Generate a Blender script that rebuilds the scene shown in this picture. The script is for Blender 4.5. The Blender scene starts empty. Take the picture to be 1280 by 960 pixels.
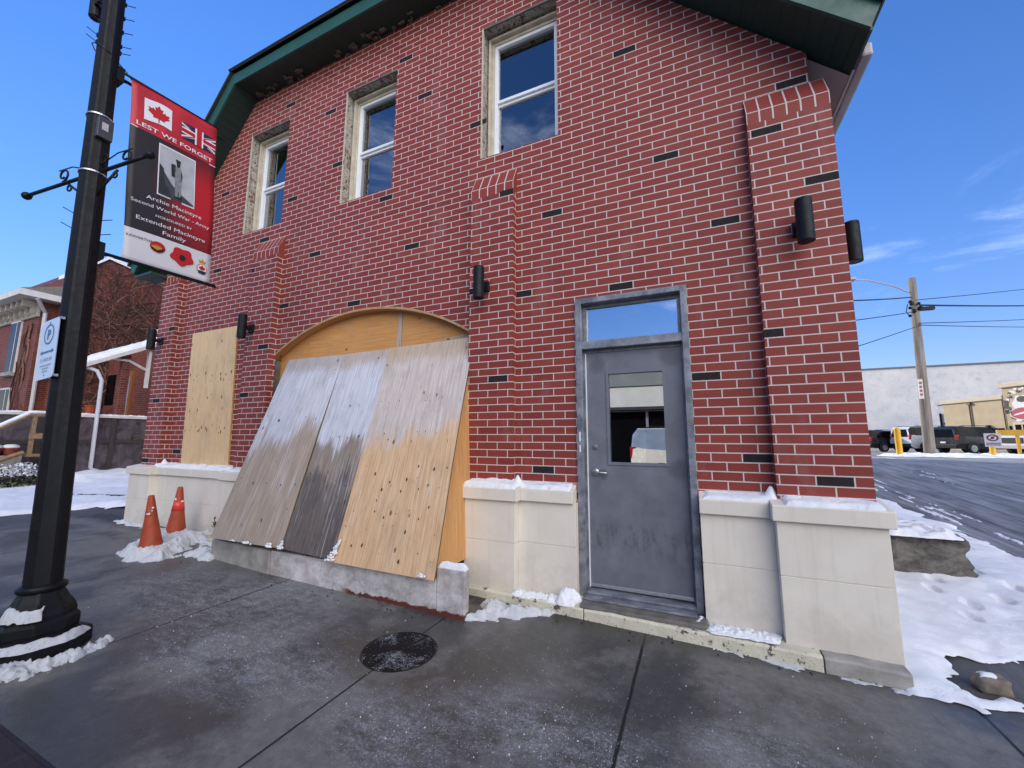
import bpy, math, random
from mathutils import Vector, Matrix, noise
from mathutils.geometry import tessellate_polygon
random.seed(7)
S = bpy.context.scene
COL = S.collection
R = math.radians

def lin(h):
    h = h.lstrip('#'); o = []
    for i in (0, 2, 4):
        c = int(h[i:i+2], 16)/255
        o.append(c/12.92 if c <= .04045 else ((c+.055)/1.055)**2.4)
    return (*o, 1)

# ------------------------------------------------------------------ mesh builder
class MB:
    def __init__(s): s.v = []; s.f = []; s.m = []; s.uv = []
    def face(s, pts, mat=0, uv=None):
        b = len(s.v); s.v += [tuple(p) for p in pts]; s.f.append(tuple(range(b, b+len(pts))))
        s.m.append(mat); s.uv.append(uv if uv else [(0, 0)]*len(pts))
    def poly(s, verts, faces, mat=0, uvs=None):
        b = len(s.v); s.v += [tuple(p) for p in verts]
        for i, f in enumerate(faces):
            s.f.append(tuple(b+k for k in f)); s.m.append(mat if isinstance(mat, int) else mat[i])
            s.uv.append([uvs[k] for k in f] if uvs else [(0, 0)]*len(f))
    def box(s, x0, x1, y0, y1, z0, z1, mat=0, bottom=True):
        F = [([(x0,y0,z0),(x1,y0,z0),(x1,y0,z1),(x0,y0,z1)], [(x0,z0),(x1,z0),(x1,z1),(x0,z1)]),
             ([(x1,y1,z0),(x0,y1,z0),(x0,y1,z1),(x1,y1,z1)], [(x1,z0),(x0,z0),(x0,z1),(x1,z1)]),
             ([(x1,y0,z0),(x1,y1,z0),(x1,y1,z1),(x1,y0,z1)], [(y0,z0),(y1,z0),(y1,z1),(y0,z1)]),
             ([(x0,y1,z0),(x0,y0,z0),(x0,y0,z1),(x0,y1,z1)], [(y1,z0),(y0,z0),(y0,z1),(y1,z1)]),
             ([(x0,y0,z1),(x1,y0,z1),(x1,y1,z1),(x0,y1,z1)], [(x0,y0),(x1,y0),(x1,y1),(x0,y1)]),
             ([(x0,y1,z0),(x1,y1,z0),(x1,y0,z0),(x0,y0,z0)], [(x0,y1),(x1,y1),(x1,y0),(x0,y0)])]
        b = len(s.v)
        vs = [(x0,y0,z0),(x1,y0,z0),(x1,y1,z0),(x0,y1,z0),(x0,y0,z1),(x1,y0,z1),(x1,y1,z1),(x0,y1,z1)]
        s.v += vs; ix = {p: b+i for i, p in enumerate(vs)}
        for pts, uv in F: s.f.append(tuple(ix[p] for p in pts)); s.m.append(mat); s.uv.append(uv)
    def tube(s, pts, r, n=8, mat=0, cap=True):
        pts = [Vector(p) for p in pts]; rs = r if isinstance(r, (list, tuple)) else [r]*len(pts)
        b = len(s.v); up = Vector((0, 0, 1)); u = None
        for i, p in enumerate(pts):
            d = (pts[min(i+1, len(pts)-1)] - pts[max(i-1, 0)]).normalized()
            if u is None: u = d.cross(up if abs(d.z) < .95 else Vector((1, 0, 0))).normalized()
            else: u = (u - d*u.dot(d)).normalized()
            w = d.cross(u)
            for k in range(n):
                a = 2*math.pi*k/n; s.v.append(tuple(p + (u*math.cos(a)+w*math.sin(a))*rs[i]))
        for i in range(len(pts)-1):
            for k in range(n):
                s.f.append((b+i*n+k, b+i*n+(k+1) % n, b+(i+1)*n+(k+1) % n, b+(i+1)*n+k)); s.m.append(mat); s.uv.append([(0, 0)]*4)
        if cap:
            for q in (range(n), range((len(pts)-1)*n, len(pts)*n)):
                f = tuple(b+k for k in q); s.f.append(f if q[0] else f[::-1]); s.m.append(mat); s.uv.append([(0, 0)]*n)
    def lathe(s, prof, n=24, c=(0, 0, 0), mat=0, ph=0):
        b = len(s.v)
        for r, z in prof:
            for k in range(n):
                a = 2*math.pi*(k+ph)/n; s.v.append((c[0]+r*math.cos(a), c[1]+r*math.sin(a), c[2]+z))
        for i in range(len(prof)-1):
            for k in range(n):
                s.f.append((b+i*n+k, b+i*n+(k+1) % n, b+(i+1)*n+(k+1) % n, b+(i+1)*n+k)); s.m.append(mat); s.uv.append([(0, 0)]*4)
        s.f.append(tuple(b+k for k in range(n))[::-1]); s.m.append(mat); s.uv.append([(0, 0)]*n)
        e = b+(len(prof)-1)*n; s.f.append(tuple(e+k for k in range(n))); s.m.append(mat); s.uv.append([(0, 0)]*n)
    def ball(s, c, r, n=10, mat=0, sq=(1, 1, 1)):
        m = n//2+1; prof = [(max(1e-4, math.sin(math.pi*i/m)), -math.cos(math.pi*i/m)) for i in range(m+1)]
        b = len(s.v); s.lathe(prof, n, (0, 0, 0), mat)
        for i in range(b, len(s.v)):
            p = s.v[i]; s.v[i] = (c[0]+p[0]*r*sq[0], c[1]+p[1]*r*sq[1], c[2]+p[2]*r*sq[2])
    def xform(s, M, start=0):
        for i in range(start, len(s.v)): s.v[i] = tuple(M @ Vector(s.v[i]))

def thing(name, label, cat, loc=(0, 0, 0), rot=(0, 0, 0), group=None):
    o = bpy.data.objects.new(name, None); COL.objects.link(o); o.empty_display_size = .2
    o.location = loc; o.rotation_euler = rot; o['label'] = label; o['category'] = cat; o['off'] = tuple(loc)
    if group: o['group'] = group
    return o

def build(mb, name, mats, parent=None, smooth=False, bevel=0, local=False, seg=2, weld=False):
    """links the collected faces as ONE mesh object; world coordinates unless local"""
    me = bpy.data.meshes.new(name)
    off = Vector((0, 0, 0)); root = parent
    while root is not None and root.parent is not None: root = root.parent
    if root is not None and not local: off = Vector(root['off'])
    me.from_pydata([tuple(Vector(v)-off) for v in mb.v], [], mb.f)
    uvl = me.uv_layers.new(name='UVMap'); k = 0; flat = []
    for u in mb.uv:
        for a in u: flat += [a[0], a[1]]
    uvl.data.foreach_set('uv', flat)
    me.polygons.foreach_set('material_index', mb.m)
    if smooth: me.polygons.foreach_set('use_smooth', [True]*len(me.polygons))
    for m in (mats if isinstance(mats, (list, tuple)) else [mats]): me.materials.append(m)
    me.update()
    o = bpy.data.objects.new(name, me); COL.objects.link(o)
    if parent is not None: o.parent = parent
    if bevel:
        b = o.modifiers.new('Bevel', 'BEVEL'); b.width = bevel; b.segments = seg; b.limit_method = 'ANGLE'; b.angle_limit = R(40)
    return o

def tag(o, label, cat, group=None, kind=None):
    o['label'] = label; o['category'] = cat
    if group: o['group'] = group
    if kind: o['kind'] = kind
    return o
def struct(o): o['kind'] = 'structure'; return o

def nz(x, y, z=0, oct=3):
    return noise.fractal(Vector((x, y, z)), 1.0, 2.0, oct)

# ------------------------------------------------------------------ materials
class NT:
    def __init__(s, name):
        s.m = bpy.data.materials.new(name); s.m.use_nodes = True; s.t = s.m.node_tree
        s.t.nodes.clear(); s.out = s.n('ShaderNodeOutputMaterial')
    def n(s, t, ins=None, **props):
        d = s.t.nodes.new(t)
        for k, v in props.items(): setattr(d, k, v)
        for k, v in (ins or {}).items(): s.set(d.inputs[k], v)
        return d
    def set(s, inp, v):
        if isinstance(v, bpy.types.NodeSocket): s.t.links.new(v, inp)
        else: inp.default_value = v
    def coord(s, kind='Object'): return s.n('ShaderNodeTexCoord').outputs[kind]
    def map(s, vec, scale=(1, 1, 1), loc=(0, 0, 0)):
        return s.n('ShaderNodeMapping', {'Vector': vec, 'Scale': scale, 'Location': loc}).outputs[0]
    def noise(s, vec, scale, detail=4, rough=.55, dist=0):
        return s.n('ShaderNodeTexNoise', {'Vector': vec, 'Scale': scale, 'Detail': detail, 'Roughness': rough, 'Distortion': dist}).outputs[0]
    def ramp(s, fac, a, b, smooth=False):
        return s.n('ShaderNodeMapRange', {'Value': fac, 'From Min': a, 'From Max': b}, interpolation_type='SMOOTHSTEP' if smooth else 'LINEAR').outputs[0]
    def mix(s, fac, a, b, mode='MIX'):
        d = s.t.nodes.new('ShaderNodeMix'); d.data_type = 'RGBA'; d.blend_type = mode
        s.set(d.inputs[0], fac); s.set(d.inputs[6], a); s.set(d.inputs[7], b); return d.outputs[2]
    def math(s, op, a, b=0.0, c=0.0):
        d = s.n('ShaderNodeMath', operation=op); s.set(d.inputs[0], a); s.set(d.inputs[1], b); s.set(d.inputs[2], c); return d.outputs[0]
    def sep(s, vec): return s.n('ShaderNodeSeparateXYZ', {0: vec}).outputs
    def bump(s, h, strength=.3, dist=.01): return s.n('ShaderNodeBump', {'Height': h, 'Strength': strength, 'Distance': dist}).outputs[0]
    def bsdf(s, color, rough=.6, normal=None, **ins):
        d = s.n('ShaderNodeBsdfPrincipled', {'Base Color': color, 'Roughness': rough})
        for k, v in ins.items(): s.set(d.inputs[k.replace('_', ' ')], v)
        if normal is not None: s.set(d.inputs['Normal'], normal)
        s.t.links.new(d.outputs[0], s.out.inputs[0]); return d

def simple(name, col, rough=.6, var=.25, scale=8, bump=.15, metal=0.0, **kw):
    """a plain surface with gentle mottling and a fine bump"""
    t = NT(name); c = t.coord(); col = lin(col) if isinstance(col, str) else col
    f = t.noise(c, scale, 5, .6); dark = tuple(x*(1-var) for x in col[:3])+(1,); lite = tuple(min(1, x*(1+var*.6)) for x in col[:3])+(1,)
    cc = t.mix(t.ramp(f, .3, .7), dark, lite)
    rr = t.n('ShaderNodeMapRange', {'Value': t.noise(c, scale*2.3, 3), 'From Min': .3, 'From Max': .7, 'To Min': max(0, rough-.1), 'To Max': min(1, rough+.1)}).outputs[0]
    t.bsdf(cc, rr, t.bump(t.noise(c, scale*9, 4), bump, .004), Metallic=metal, **kw); return t.m

def brick_mat(name, c1, c2, mortar, w=.2286, h=.0762, ms=.0052, tone=.5):
    t = NT(name); uv = t.coord('UV')
    b = t.n('ShaderNodeTexBrick', {'Vector': uv, 'Color1': lin(c1), 'Color2': lin(c2), 'Mortar': lin(mortar), 'Scale': 1.0, 'Mortar Size': ms,
        'Mortar Smooth': .12, 'Bias': 0.0, 'Brick Width': w, 'Row Height': h}, offset=.5, offset_frequency=2, squash=1.0, squash_frequency=2)
    n1 = t.noise(uv, 2.2, 4); n2 = t.noise(t.map(uv, (1, 2.5, 1)), 70, 4, .65)
    c = t.mix(t.ramp(n1, .3, .72), b.outputs[0], t.mix(1.0, b.outputs[0], (.88, .86, .86, 1), 'MULTIPLY'))
    c = t.mix(t.math('MULTIPLY', t.ramp(n2, .35, .75), .22), c, t.mix(1.0, c, (.55, .5, .5, 1), 'MULTIPLY'))
    # thin whitish efflorescence drifting over parts of the face
    e = t.math('MULTIPLY', t.ramp(t.noise(t.map(uv, (1, .35, 1)), 3.1, 5, .65), .56, .8), .16)
    c = t.mix(e, c, lin('#b9a9a5'))
    hgt = t.math('ADD', t.math('MULTIPLY', b.outputs[1], -1.0), t.math('MULTIPLY', n2, .25))
    t.bsdf(c, t.ramp(n2, -.6, 1.2), t.bump(hgt, .55, .006), Specular_IOR_Level=.3); return t.m

M = {}
M['brick'] = brick_mat('red_brick', '#8d3d34', '#7f342e', '#cac1bd')
M['brick_dark'] = simple('charcoal_brick', '#2c2829', .85, .3, 30, .3, 0.0, Specular_IOR_Level=.15)
M['brick_old'] = brick_mat('old_brick', '#7d3a2b', '#5f2a22', '#7d6a60', .22, .075, .006)
M['cream'] = None
M['snow'] = None
def snow_mat():
    t = NT('snow'); c = t.coord(); f = t.noise(c, 6, 5, .6)
    t.bsdf(t.mix(t.ramp(f, .3, .7), (.78, .81, .86, 1), (.9, .91, .93, 1)), .65, t.bump(t.math('ADD', t.noise(c, 38, 6, .75), t.math('MULTIPLY', t.noise(c, 210, 3), .4)), .7, .02), Subsurface_Weight=.15, Subsurface_Radius=(.02, .03, .04), Subsurface_Scale=.3)
    return t.m
M['snow'] = snow_mat()
def dirty_snow():
    t = NT('trodden_snow'); c = t.coord(); f = t.noise(c, 9, 6, .7); d = t.ramp(t.noise(c, 33, 6, .8), .54, .68)
    col = t.mix(t.ramp(f, .3, .7), (.68, .71, .76, 1), (.86, .87, .9, 1)); col = t.mix(t.math('MULTIPLY', d, .5), col, lin('#a39b93'))
    t.bsdf(col, .6, t.bump(t.math('ADD', t.noise(c, 60, 6, .8), t.math('MULTIPLY', t.noise(c, 240, 3), .4)), .9, .02), Subsurface_Weight=.2, Subsurface_Radius=(.02, .03, .04), Subsurface_Scale=.3); return t.m
M['snow_dirty'] = dirty_snow()
def cream_mat():
    t = NT('cream_paint'); c = t.coord(); n = t.noise(c, 3, 5, .6); st = t.noise(t.map(c, (14, 14, .8)), 1.5, 4)
    col = t.mix(t.ramp(n, .3, .75), lin('#ded7cb'), lin('#d1c9bd'))
    col = t.mix(t.math('MULTIPLY', t.ramp(st, .55, .8), .25), col, lin('#aaa49b'))
    pz_ = t.sep(t.n('ShaderNodeNewGeometry').outputs['Position'])[2]; sp_ = t.math('SUBTRACT', t.math('ADD', .52, t.math('MULTIPLY', t.math('ADD', t.noise(c, 6, 6, .75), -.5), .7)), pz_)
    col = t.mix(t.math('MULTIPLY', t.ramp(sp_, 0.0, .3), .26), col, lin('#938a7e')); col = t.mix(t.math('MULTIPLY', t.ramp(t.noise(c, 75, 4, .8), .66, .72), .4), col, lin('#8f877c'))
    t.bsdf(col, .55, t.bump(t.noise(c, 120, 4, .7), .25, .003)); return t.m
M['cream'] = cream_mat()
def peel_mat():
    t = NT('peeling_ledge_paint'); c = t.coord(); n = t.noise(c, 9, 7, .7); z = t.sep(c)
    col = t.mix(t.ramp(t.noise(c, 4, 3), .3, .7), lin('#d3ceb8'), lin('#bdb7a4'))
    col = t.mix(t.ramp(n, .575, .6), col, lin('#5d564b'))
    col = t.mix(t.ramp(t.noise(c, 60, 4, .7), .62, .68), col, lin('#4a443c'))
    t.bsdf(col, .75, t.bump(t.math('ADD', n, t.noise(c, 70, 4)), .6, .01)); return t.m
M['peel'] = peel_mat()
M['concrete'] = simple('grey_concrete', '#99958e', .8, .35, 7, .5)
M['concrete_old'] = simple('worn_step_concrete', '#6b6862', .75, .45, 9, .6)
def curb_mat():
    t = NT('stained_curb_concrete'); c = t.n('ShaderNodeNewGeometry').outputs['Position']; n = t.noise(c, 3.2, 6, .65); x = t.sep(c)
    w = t.ramp(t.noise(t.map(c, (1.4, 1.4, 2.0)), 2.2, 7, .75), .40, .6)
    col = t.mix(w, lin('#9a9592'), lin('#cdc9ca'))
    col = t.mix(t.math('MULTIPLY', t.ramp(n, .5, .7), .55), col, lin('#9a8382'))
    spk = t.ramp(t.noise(c, 130, 3, .7), .6, .7); col = t.mix(t.math('MULTIPLY', spk, .5), col, lin('#5f5552'))
    # old red paint along the foot of the slab
    foot = t.math('ADD', x[2], t.math('MULTIPLY', t.math('ADD', t.noise(c, 8, 5, .7), -.5), .12))
    low = t.math('SUBTRACT', 1.0, t.ramp(foot, .185, .195)); right = t.ramp(t.math('ADD', x[0], t.math('MULTIPLY', n, .2)), -3.15, -2.95)
    col = t.mix(t.math('MULTIPLY', low, right), col, lin('#5a2620'))
    t.bsdf(col, .8, t.bump(t.math('ADD', n, t.noise(c, 90, 4, .7)), .5, .006)); return t.m
M['curb'] = curb_mat()
def ply_mat(name, top, bot, cut, edge=.12, low=None, lowcut=0, cap=None, seed=0.0, tilt=0.0):
    """plywood with grain along v and weathering that ends in ragged streaks; u metres across, v metres up"""
    t = NT(name); uv = t.map(t.coord('UV'), (1, 1, 1), (seed, 0, 0)); u = t.sep(t.coord('UV'))
    grain = t.noise(t.map(uv, (38, 1.1, 1)), 1.6, 6, .65, .35); fine = t.noise(t.map(uv, (160, 3, 1)), 1.5, 3, .6); big = t.noise(uv, 2.3, 4)
    streak = t.noise(t.map(uv, (26, .9, 1)), 1.5, 4, .6)
    def tone(a, b): return t.mix(t.ramp(grain, .3, .7), lin(a), lin(b))
    w = t.math('ADD', u[1], t.math('ADD', t.math('MULTIPLY', t.math('ADD', streak, -.5), edge*5.0), t.math('MULTIPLY', t.math('ADD', t.noise(t.map(uv, (2.6, .8, 1), (7, 2, 0)), 1.0, 5, .6), -.5), 1.25)))
    w = t.math('ADD', w, t.math('MULTIPLY', u[0], tilt)); f = t.ramp(w, cut-edge*.9, cut+edge*.9, True)
    col = t.mix(f, tone(*bot), tone(*top))
    if low:
        f2 = t.ramp(w, lowcut-edge*.5, lowcut+edge*.5, True); col = t.mix(f2, tone(*low), col)
    col = t.mix(t.math('MULTIPLY', t.ramp(fine, .55, .75), .35), col, t.mix(1.0, col, (.62, .56, .52, 1), 'MULTIPLY'))
    col = t.mix(t.math('MULTIPLY', t.ramp(big, .52, .75), .3), col, lin('#8a7c72'))
    if cap:
        sw = t.ramp(t.noise(t.map(uv, (24, .8, 1), (2, 5, 0)), 1.5, 6, .7), .52, .72); col = t.mix(t.math('MULTIPLY', t.math('MULTIPLY', sw, t.ramp(t.noise(t.map(uv, (2.2, 1, 1), (1, 9, 0)), 1.3, 4), .42, .62)), .75), col, lin(top[1])); sw2 = t.ramp(t.noise(t.map(uv, (19, .7, 1), (8, 1, 0)), 1.5, 6, .7), .55, .75); col = t.mix(t.math('MULTIPLY', sw2, .6), col, lin(bot[0]))
        wc = t.math('ADD', u[1], t.math('ADD', t.math('MULTIPLY', t.math('ADD', streak, -.5), .25), t.math('MULTIPLY', t.math('ADD', big, -.5), .3))); col = t.mix(t.math('MULTIPLY', t.ramp(wc, 2.12, 2.3, True), .8), col, tone(*cap))
    patch = t.ramp(t.noise(t.map(uv, (5, 1.6, 1), (3, 1, 0)), 1.5, 6, .7), .52, .66)
    col = t.mix(t.math('MULTIPLY', patch, .32), col, lin('#8c7b6b')); col = t.mix(t.math('MULTIPLY', t.ramp(t.noise(t.map(uv, (60, 2.2, 1)), 1.5, 5, .8), .57, .68), .5), col, lin('#5b4d42'))
    # knots and plugs
    vo = t.n('ShaderNodeTexVoronoi', {'Vector': t.map(uv, (7.5, 4.2, 1)), 'Scale': 1.0, 'Randomness': .9})
    kn = t.math('MULTIPLY', t.math('SUBTRACT', 1.0, t.ramp(vo.outputs[0], .07, .13)), t.ramp(t.sep(vo.outputs[1])[0], .3, .35))
    col = t.mix(t.math('MULTIPLY', kn, .8), col, lin('#4a2e1c'))
    t.bsdf(col, .72, t.bump(t.math('ADD', grain, fine), .35, .003), Specular_IOR_Level=.25); return t.m
M['ply1'] = ply_mat('weathered_ply_a', ('#a4a5ad', '#d6d8e2'), ('#83756a', '#b3a392'), 1.12, .17, seed=0, tilt=-.22, cap=('#8f8882', '#b3aaa4'))
M['ply2'] = ply_mat('weathered_ply_b', ('#aaacb6', '#d6d8e3'), ('#6f665e', '#998c7e'), 1.15, .12, ('#453f3f', '#6b635d'), .74, seed=5, cap=('#9c8a79', '#b9a796'))
M['ply3'] = ply_mat('weathered_ply_c', ('#aea29a', '#d6cdc9'), ('#b58e64', '#e0c09c'), 1.2, .17, seed=11, tilt=-.12, cap=('#a08a72', '#c2ae98'))
M['ply_new'] = ply_mat('fresh_ply', ('#cfae82', '#e0c5a0'), ('#ccaa7c', '#dec09a'), 1.2, .3, seed=17)
M['ply_orange'] = ply_mat('orange_ply', ('#bf874d', '#d8a66e'), ('#b87f46', '#d09c63'), .2, .3, seed=23)
M['ply_weath'] = ply_mat('grey_ply_strip', ('#9a9087', '#bbb0a6'), ('#a2917e', '#b9a68f'), .2, .3, seed=29)
M['steel'] = None
def door_mat():
    t = NT('grey_door_paint'); c = t.n('ShaderNodeNewGeometry').outputs['Position']; n = t.noise(c, 5, 6, .65); x = t.sep(c)
    col = t.mix(t.ramp(n, .3, .7), lin('#60636c'), lin('#71747e'))
    # darker primer patches at the corners of the glazing and scuffs from boots
    for px, pz, r in ((-.83, 2.34, .10), (-.17, 2.36, .12), (-.12, 1.36, .12), (-.8, 1.30, .06)):
        d = t.math('SQRT', t.math('ADD', t.math('POWER', t.math('SUBTRACT', x[0], px), 2.0), t.math('POWER', t.math('SUBTRACT', x[2], pz), 2.0)))
        d = t.math('ADD', d, t.math('MULTIPLY', t.math('ADD', n, -.5), .08))
        col = t.mix(t.math('MULTIPLY', t.math('SUBTRACT', 1.0, t.ramp(d, r*.5, r)), .6), col, lin('#474a53'))
    sc = t.ramp(t.noise(t.map(c, (16, 16, 5)), 1.3, 7, .8), .5, .6)
    band = t.math('MULTIPLY', t.ramp(x[2], .55, .68), t.math('SUBTRACT', 1.0, t.ramp(x[2], .78, .92)))
    col = t.mix(t.math('MULTIPLY', t.math('MULTIPLY', sc, band), .5), col, lin('#2f3036'))
    col = t.mix(t.math('MULTIPLY', t.ramp(t.noise(c, 28, 5, .75), .6, .72), .35), col, lin('#4a4b52'))
    t.bsdf(col, .42, t.bump(t.noise(c, 150, 3), .08, .002)); return t.m
M['door'] = door_mat()
def frame_mat():
    t = NT('worn_frame_paint'); c = t.coord(); n = t.noise(c, 7, 6, .7)
    col = t.mix(t.ramp(n, .38, .62), lin('#5d616b'), lin('#8b8e97')); col = t.mix(t.ramp(t.noise(c, 23, 5, .75), .62, .7), col, lin('#3f3a38'))
    t.bsdf(col, .4, t.bump(n, .1, .003), Metallic=.15); return t.m
M['steel'] = frame_mat()
M['alu'] = simple('brushed_aluminium', '#b9bbbf', .35, .12, 20, .1, .8)
M['white'] = simple('white_vinyl', '#dfe2e8', .4, .06, 6, .05)
M['cream_wood'] = simple('cream_window_wood', '#b9b19e', .6, .25, 9, .3)
M['green'] = simple('green_fascia_metal', '#234f45', .45, .12, 4, .06)
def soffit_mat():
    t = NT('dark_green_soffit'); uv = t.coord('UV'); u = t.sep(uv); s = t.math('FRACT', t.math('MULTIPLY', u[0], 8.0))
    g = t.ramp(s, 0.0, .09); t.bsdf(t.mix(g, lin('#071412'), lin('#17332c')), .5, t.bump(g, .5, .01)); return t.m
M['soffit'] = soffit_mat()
M['grey_metal'] = simple('pale_grey_metal', '#a9a4a6', .45, .1, 5, .05)
M['shingle'] = simple('dark_shingle', '#2c2c2e', .85, .4, 20, .6)
M['black'] = simple('black_metal', '#15171c', .5, .3, 10, .12, 0.0, Specular_IOR_Level=.22)
M['iron'] = simple('painted_iron', '#121317', .5, .35, 14, .25, .0, Specular_IOR_Level=.2)
M['dark'] = simple('dark_interior', '#1b1c20', .9, .3, 3)
M['rubber'] = simple('rubber', '#141414', .7, .2, 20)
def reveal_mat():
    t = NT('stripped_window_reveal'); c = t.coord(); uv = t.coord('UV')
    b = t.n('ShaderNodeTexBrick', {'Vector': uv, 'Color1': lin('#b3a99c'), 'Color2': lin('#6b4438'), 'Mortar': lin('#a79f92'), 'Scale': 1.0, 'Mortar Size': .006, 'Brick Width': .11, 'Row Height': .072, 'Bias': -.1})
    n = t.noise(c, 14, 6, .7); col = t.mix(t.ramp(n, .46, .56), b.outputs[0], lin('#aba69c')); col = t.mix(t.ramp(t.noise(c, 31, 5, .7), .55, .61), col, lin('#2d2320'))
    t.bsdf(col, .8, t.bump(t.math('ADD', n, b.outputs[1]), .7, .012)); return t.m
M['reveal'] = reveal_mat()
def glass(name, refl, tint=(.85, .9, 1, 1), rough=.0, wave=.0):
    t = NT(name); g = t.n('ShaderNodeBsdfGlossy', {'Color': tint, 'Roughness': rough}); tr = t.n('ShaderNodeBsdfTransparent', {'Color': (.75, .8, .85, 1)})
    if wave: t.set(g.inputs['Normal'], t.bump(t.noise(t.coord(), 2.2, 2), wave, .02))
    fr = t.n('ShaderNodeFresnel', {'IOR': 1.5}).outputs[0]; f = t.math('ADD', t.math('MULTIPLY', fr, 1.6), refl)
    mx = t.n('ShaderNodeMixShader', {0: t.math('MINIMUM', f, 1.0), 1: tr.outputs[0], 2: g.outputs[0]}); t.t.links.new(mx.outputs[0], t.out.inputs[0]); return t.m
M['glass'] = glass('window_glass', .22, (.85, .87, .9, 1), wave=.03)
M['glass_door'] = glass('door_glass', .5, (.95, .97, 1, 1))
M['car_glass'] = simple('car_glass', '#0a0b0e', .14, .1, 3, 0, 0.0, Specular_IOR_Level=.1)

# ------------------------------------------------------------------ camera
f_px, pitch, roll, yaw = 503.582461, .13588846, .00402646, .42342885
CAM = Vector((0, -3.8, 1.62))
cp, sp, cr, sr, cy, sy = math.cos(pitch), math.sin(pitch), math.cos(roll), math.sin(roll), math.cos(yaw), math.sin(yaw)
B_ = Matrix(((1, 0, 0), (0, 0, -1), (0, 1, 0))); Rz = Matrix(((cy, sy, 0), (-sy, cy, 0), (0, 0, 1)))
Rp = Matrix(((1, 0, 0), (0, cp, sp), (0, -sp, cp))); Rr = Matrix(((cr, -sr, 0), (sr, cr, 0), (0, 0, 1)))
W2C = Rr @ Rp @ B_ @ Rz
cam = bpy.data.cameras.new('camera'); co = bpy.data.objects.new('camera', cam); COL.objects.link(co)
m3 = Matrix((W2C[0], -W2C[1], -W2C[2])).transposed()
co.matrix_world = Matrix.Translation(CAM) @ m3.to_4x4()
cam.sensor_width = 36; cam.lens = f_px/1280*36; cam.clip_start = .05; cam.clip_end = 600
S.camera = co

# ------------------------------------------------------------------ terrain
def g(x, y):
    r = .012*y if y < 0 else (.06*y if y < 14 else .84-.006*(min(y, 60)-14))
    z = .11-.019*min(max(x, -25), 3)+r
    if y < -4.25: z -= .13-.13*min(1, (-4.25-y)/4)
    return z
def grid_axis(pts):
    out = []
    for (a, b, st) in pts:
        n = max(1, round((b-a)/st)); out += [a+(b-a)*i/n for i in range(n)]
    return out+[pts[-1][1]]
def grid_mesh(xs, ys, zf, keep=None, mat=0):
    mb = MB(); nx = len(xs); vs = [(x, y, zf(x, y)) for y in ys for x in xs]; fs = []
    for j in range(len(ys)-1):
        for i in range(nx-1):
            if keep is None or keep((xs[i]+xs[i+1])/2, (ys[j]+ys[j+1])/2): fs.append((j*nx+i, j*nx+i+1, (j+1)*nx+i+1, (j+1)*nx+i))
    used = sorted({k for f in fs for k in f}); ix = {k: i for i, k in enumerate(used)}
    mb.poly([vs[k] for k in used], [tuple(ix[k] for k in f) for f in fs], mat, [(vs[k][0], vs[k][1]) for k in used]); return mb
def lane_mat():
    t = NT('frost_glare_asphalt'); c = t.coord(); x = t.sep(c)
    st = t.math('ADD', t.math('MULTIPLY', t.noise(t.map(c, (6.5, .3, 1)), 1.5, 7, .7, .15), .6), t.math('MULTIPLY', t.noise(t.map(c, (1.1, .35, 1)), 1.5, 7, .75), .4)); fi = t.noise(c, 140, 3, .7); bl = t.noise(c, .5, 4)
    col = t.mix(t.ramp(fi, .3, .7), lin('#3a3938'), lin('#5c5a58'))
    fr = t.ramp(t.math('ADD', st, t.math('MULTIPLY', fi, .1)), .47, .75); fr = t.math('MULTIPLY', t.math('ADD', fr, t.math('MULTIPLY', t.ramp(x[1], 5.0, 20.0), .25), ), t.ramp(x[0], 1.5, 3.0)); fr = t.math('MINIMUM', fr, 1.0)  # frost streaks, plus lighter colour far along the lane for sun glare
    col = t.mix(t.math('MULTIPLY', fr, .85), col, lin('#b4b6ba'))
    t.bsdf(col, t.math('ADD', .42, t.math('MULTIPLY', bl, .45)), t.bump(t.math('ADD', fi, st), .4, .012)); return t.m
M['lane'] = lane_mat()
xs = grid_axis([(-90, -30, 10), (-30, -8, 1.0), (-8, 12, .5), (12, 40, 2), (40, 160, 12)]); ys = grid_axis([(-90, -30, 10), (-30, -8.6, 1.6), (-8.6, -4.6, .5), (-4.6, -4.25, .35), (-4.25, -4.2, .05), (-4.2, 20, .6), (20, 60, 2), (60, 220, 16)])
struct(build(grid_mesh(xs, ys, g), 'ground', M['lane'], smooth=True))
def lot_mat():
    t = NT('salted_lot_asphalt'); c = t.coord(); n = t.noise(t.map(c, (1, .4, 1)), 1.1, 6, .65)
    t.bsdf(t.mix(t.ramp(n, .35, .65), lin('#6c6964'), lin('#a09b93')), .8, t.bump(t.noise(c, 60, 4), .3, .01)); return t.m
struct(build(grid_mesh(grid_axis([(1.6, 70, 2)]), grid_axis([(23.2, 74, 1.5)]), lambda x, y: g(x, y)+.012), 'parking_lot', lot_mat(), smooth=True))

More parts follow.
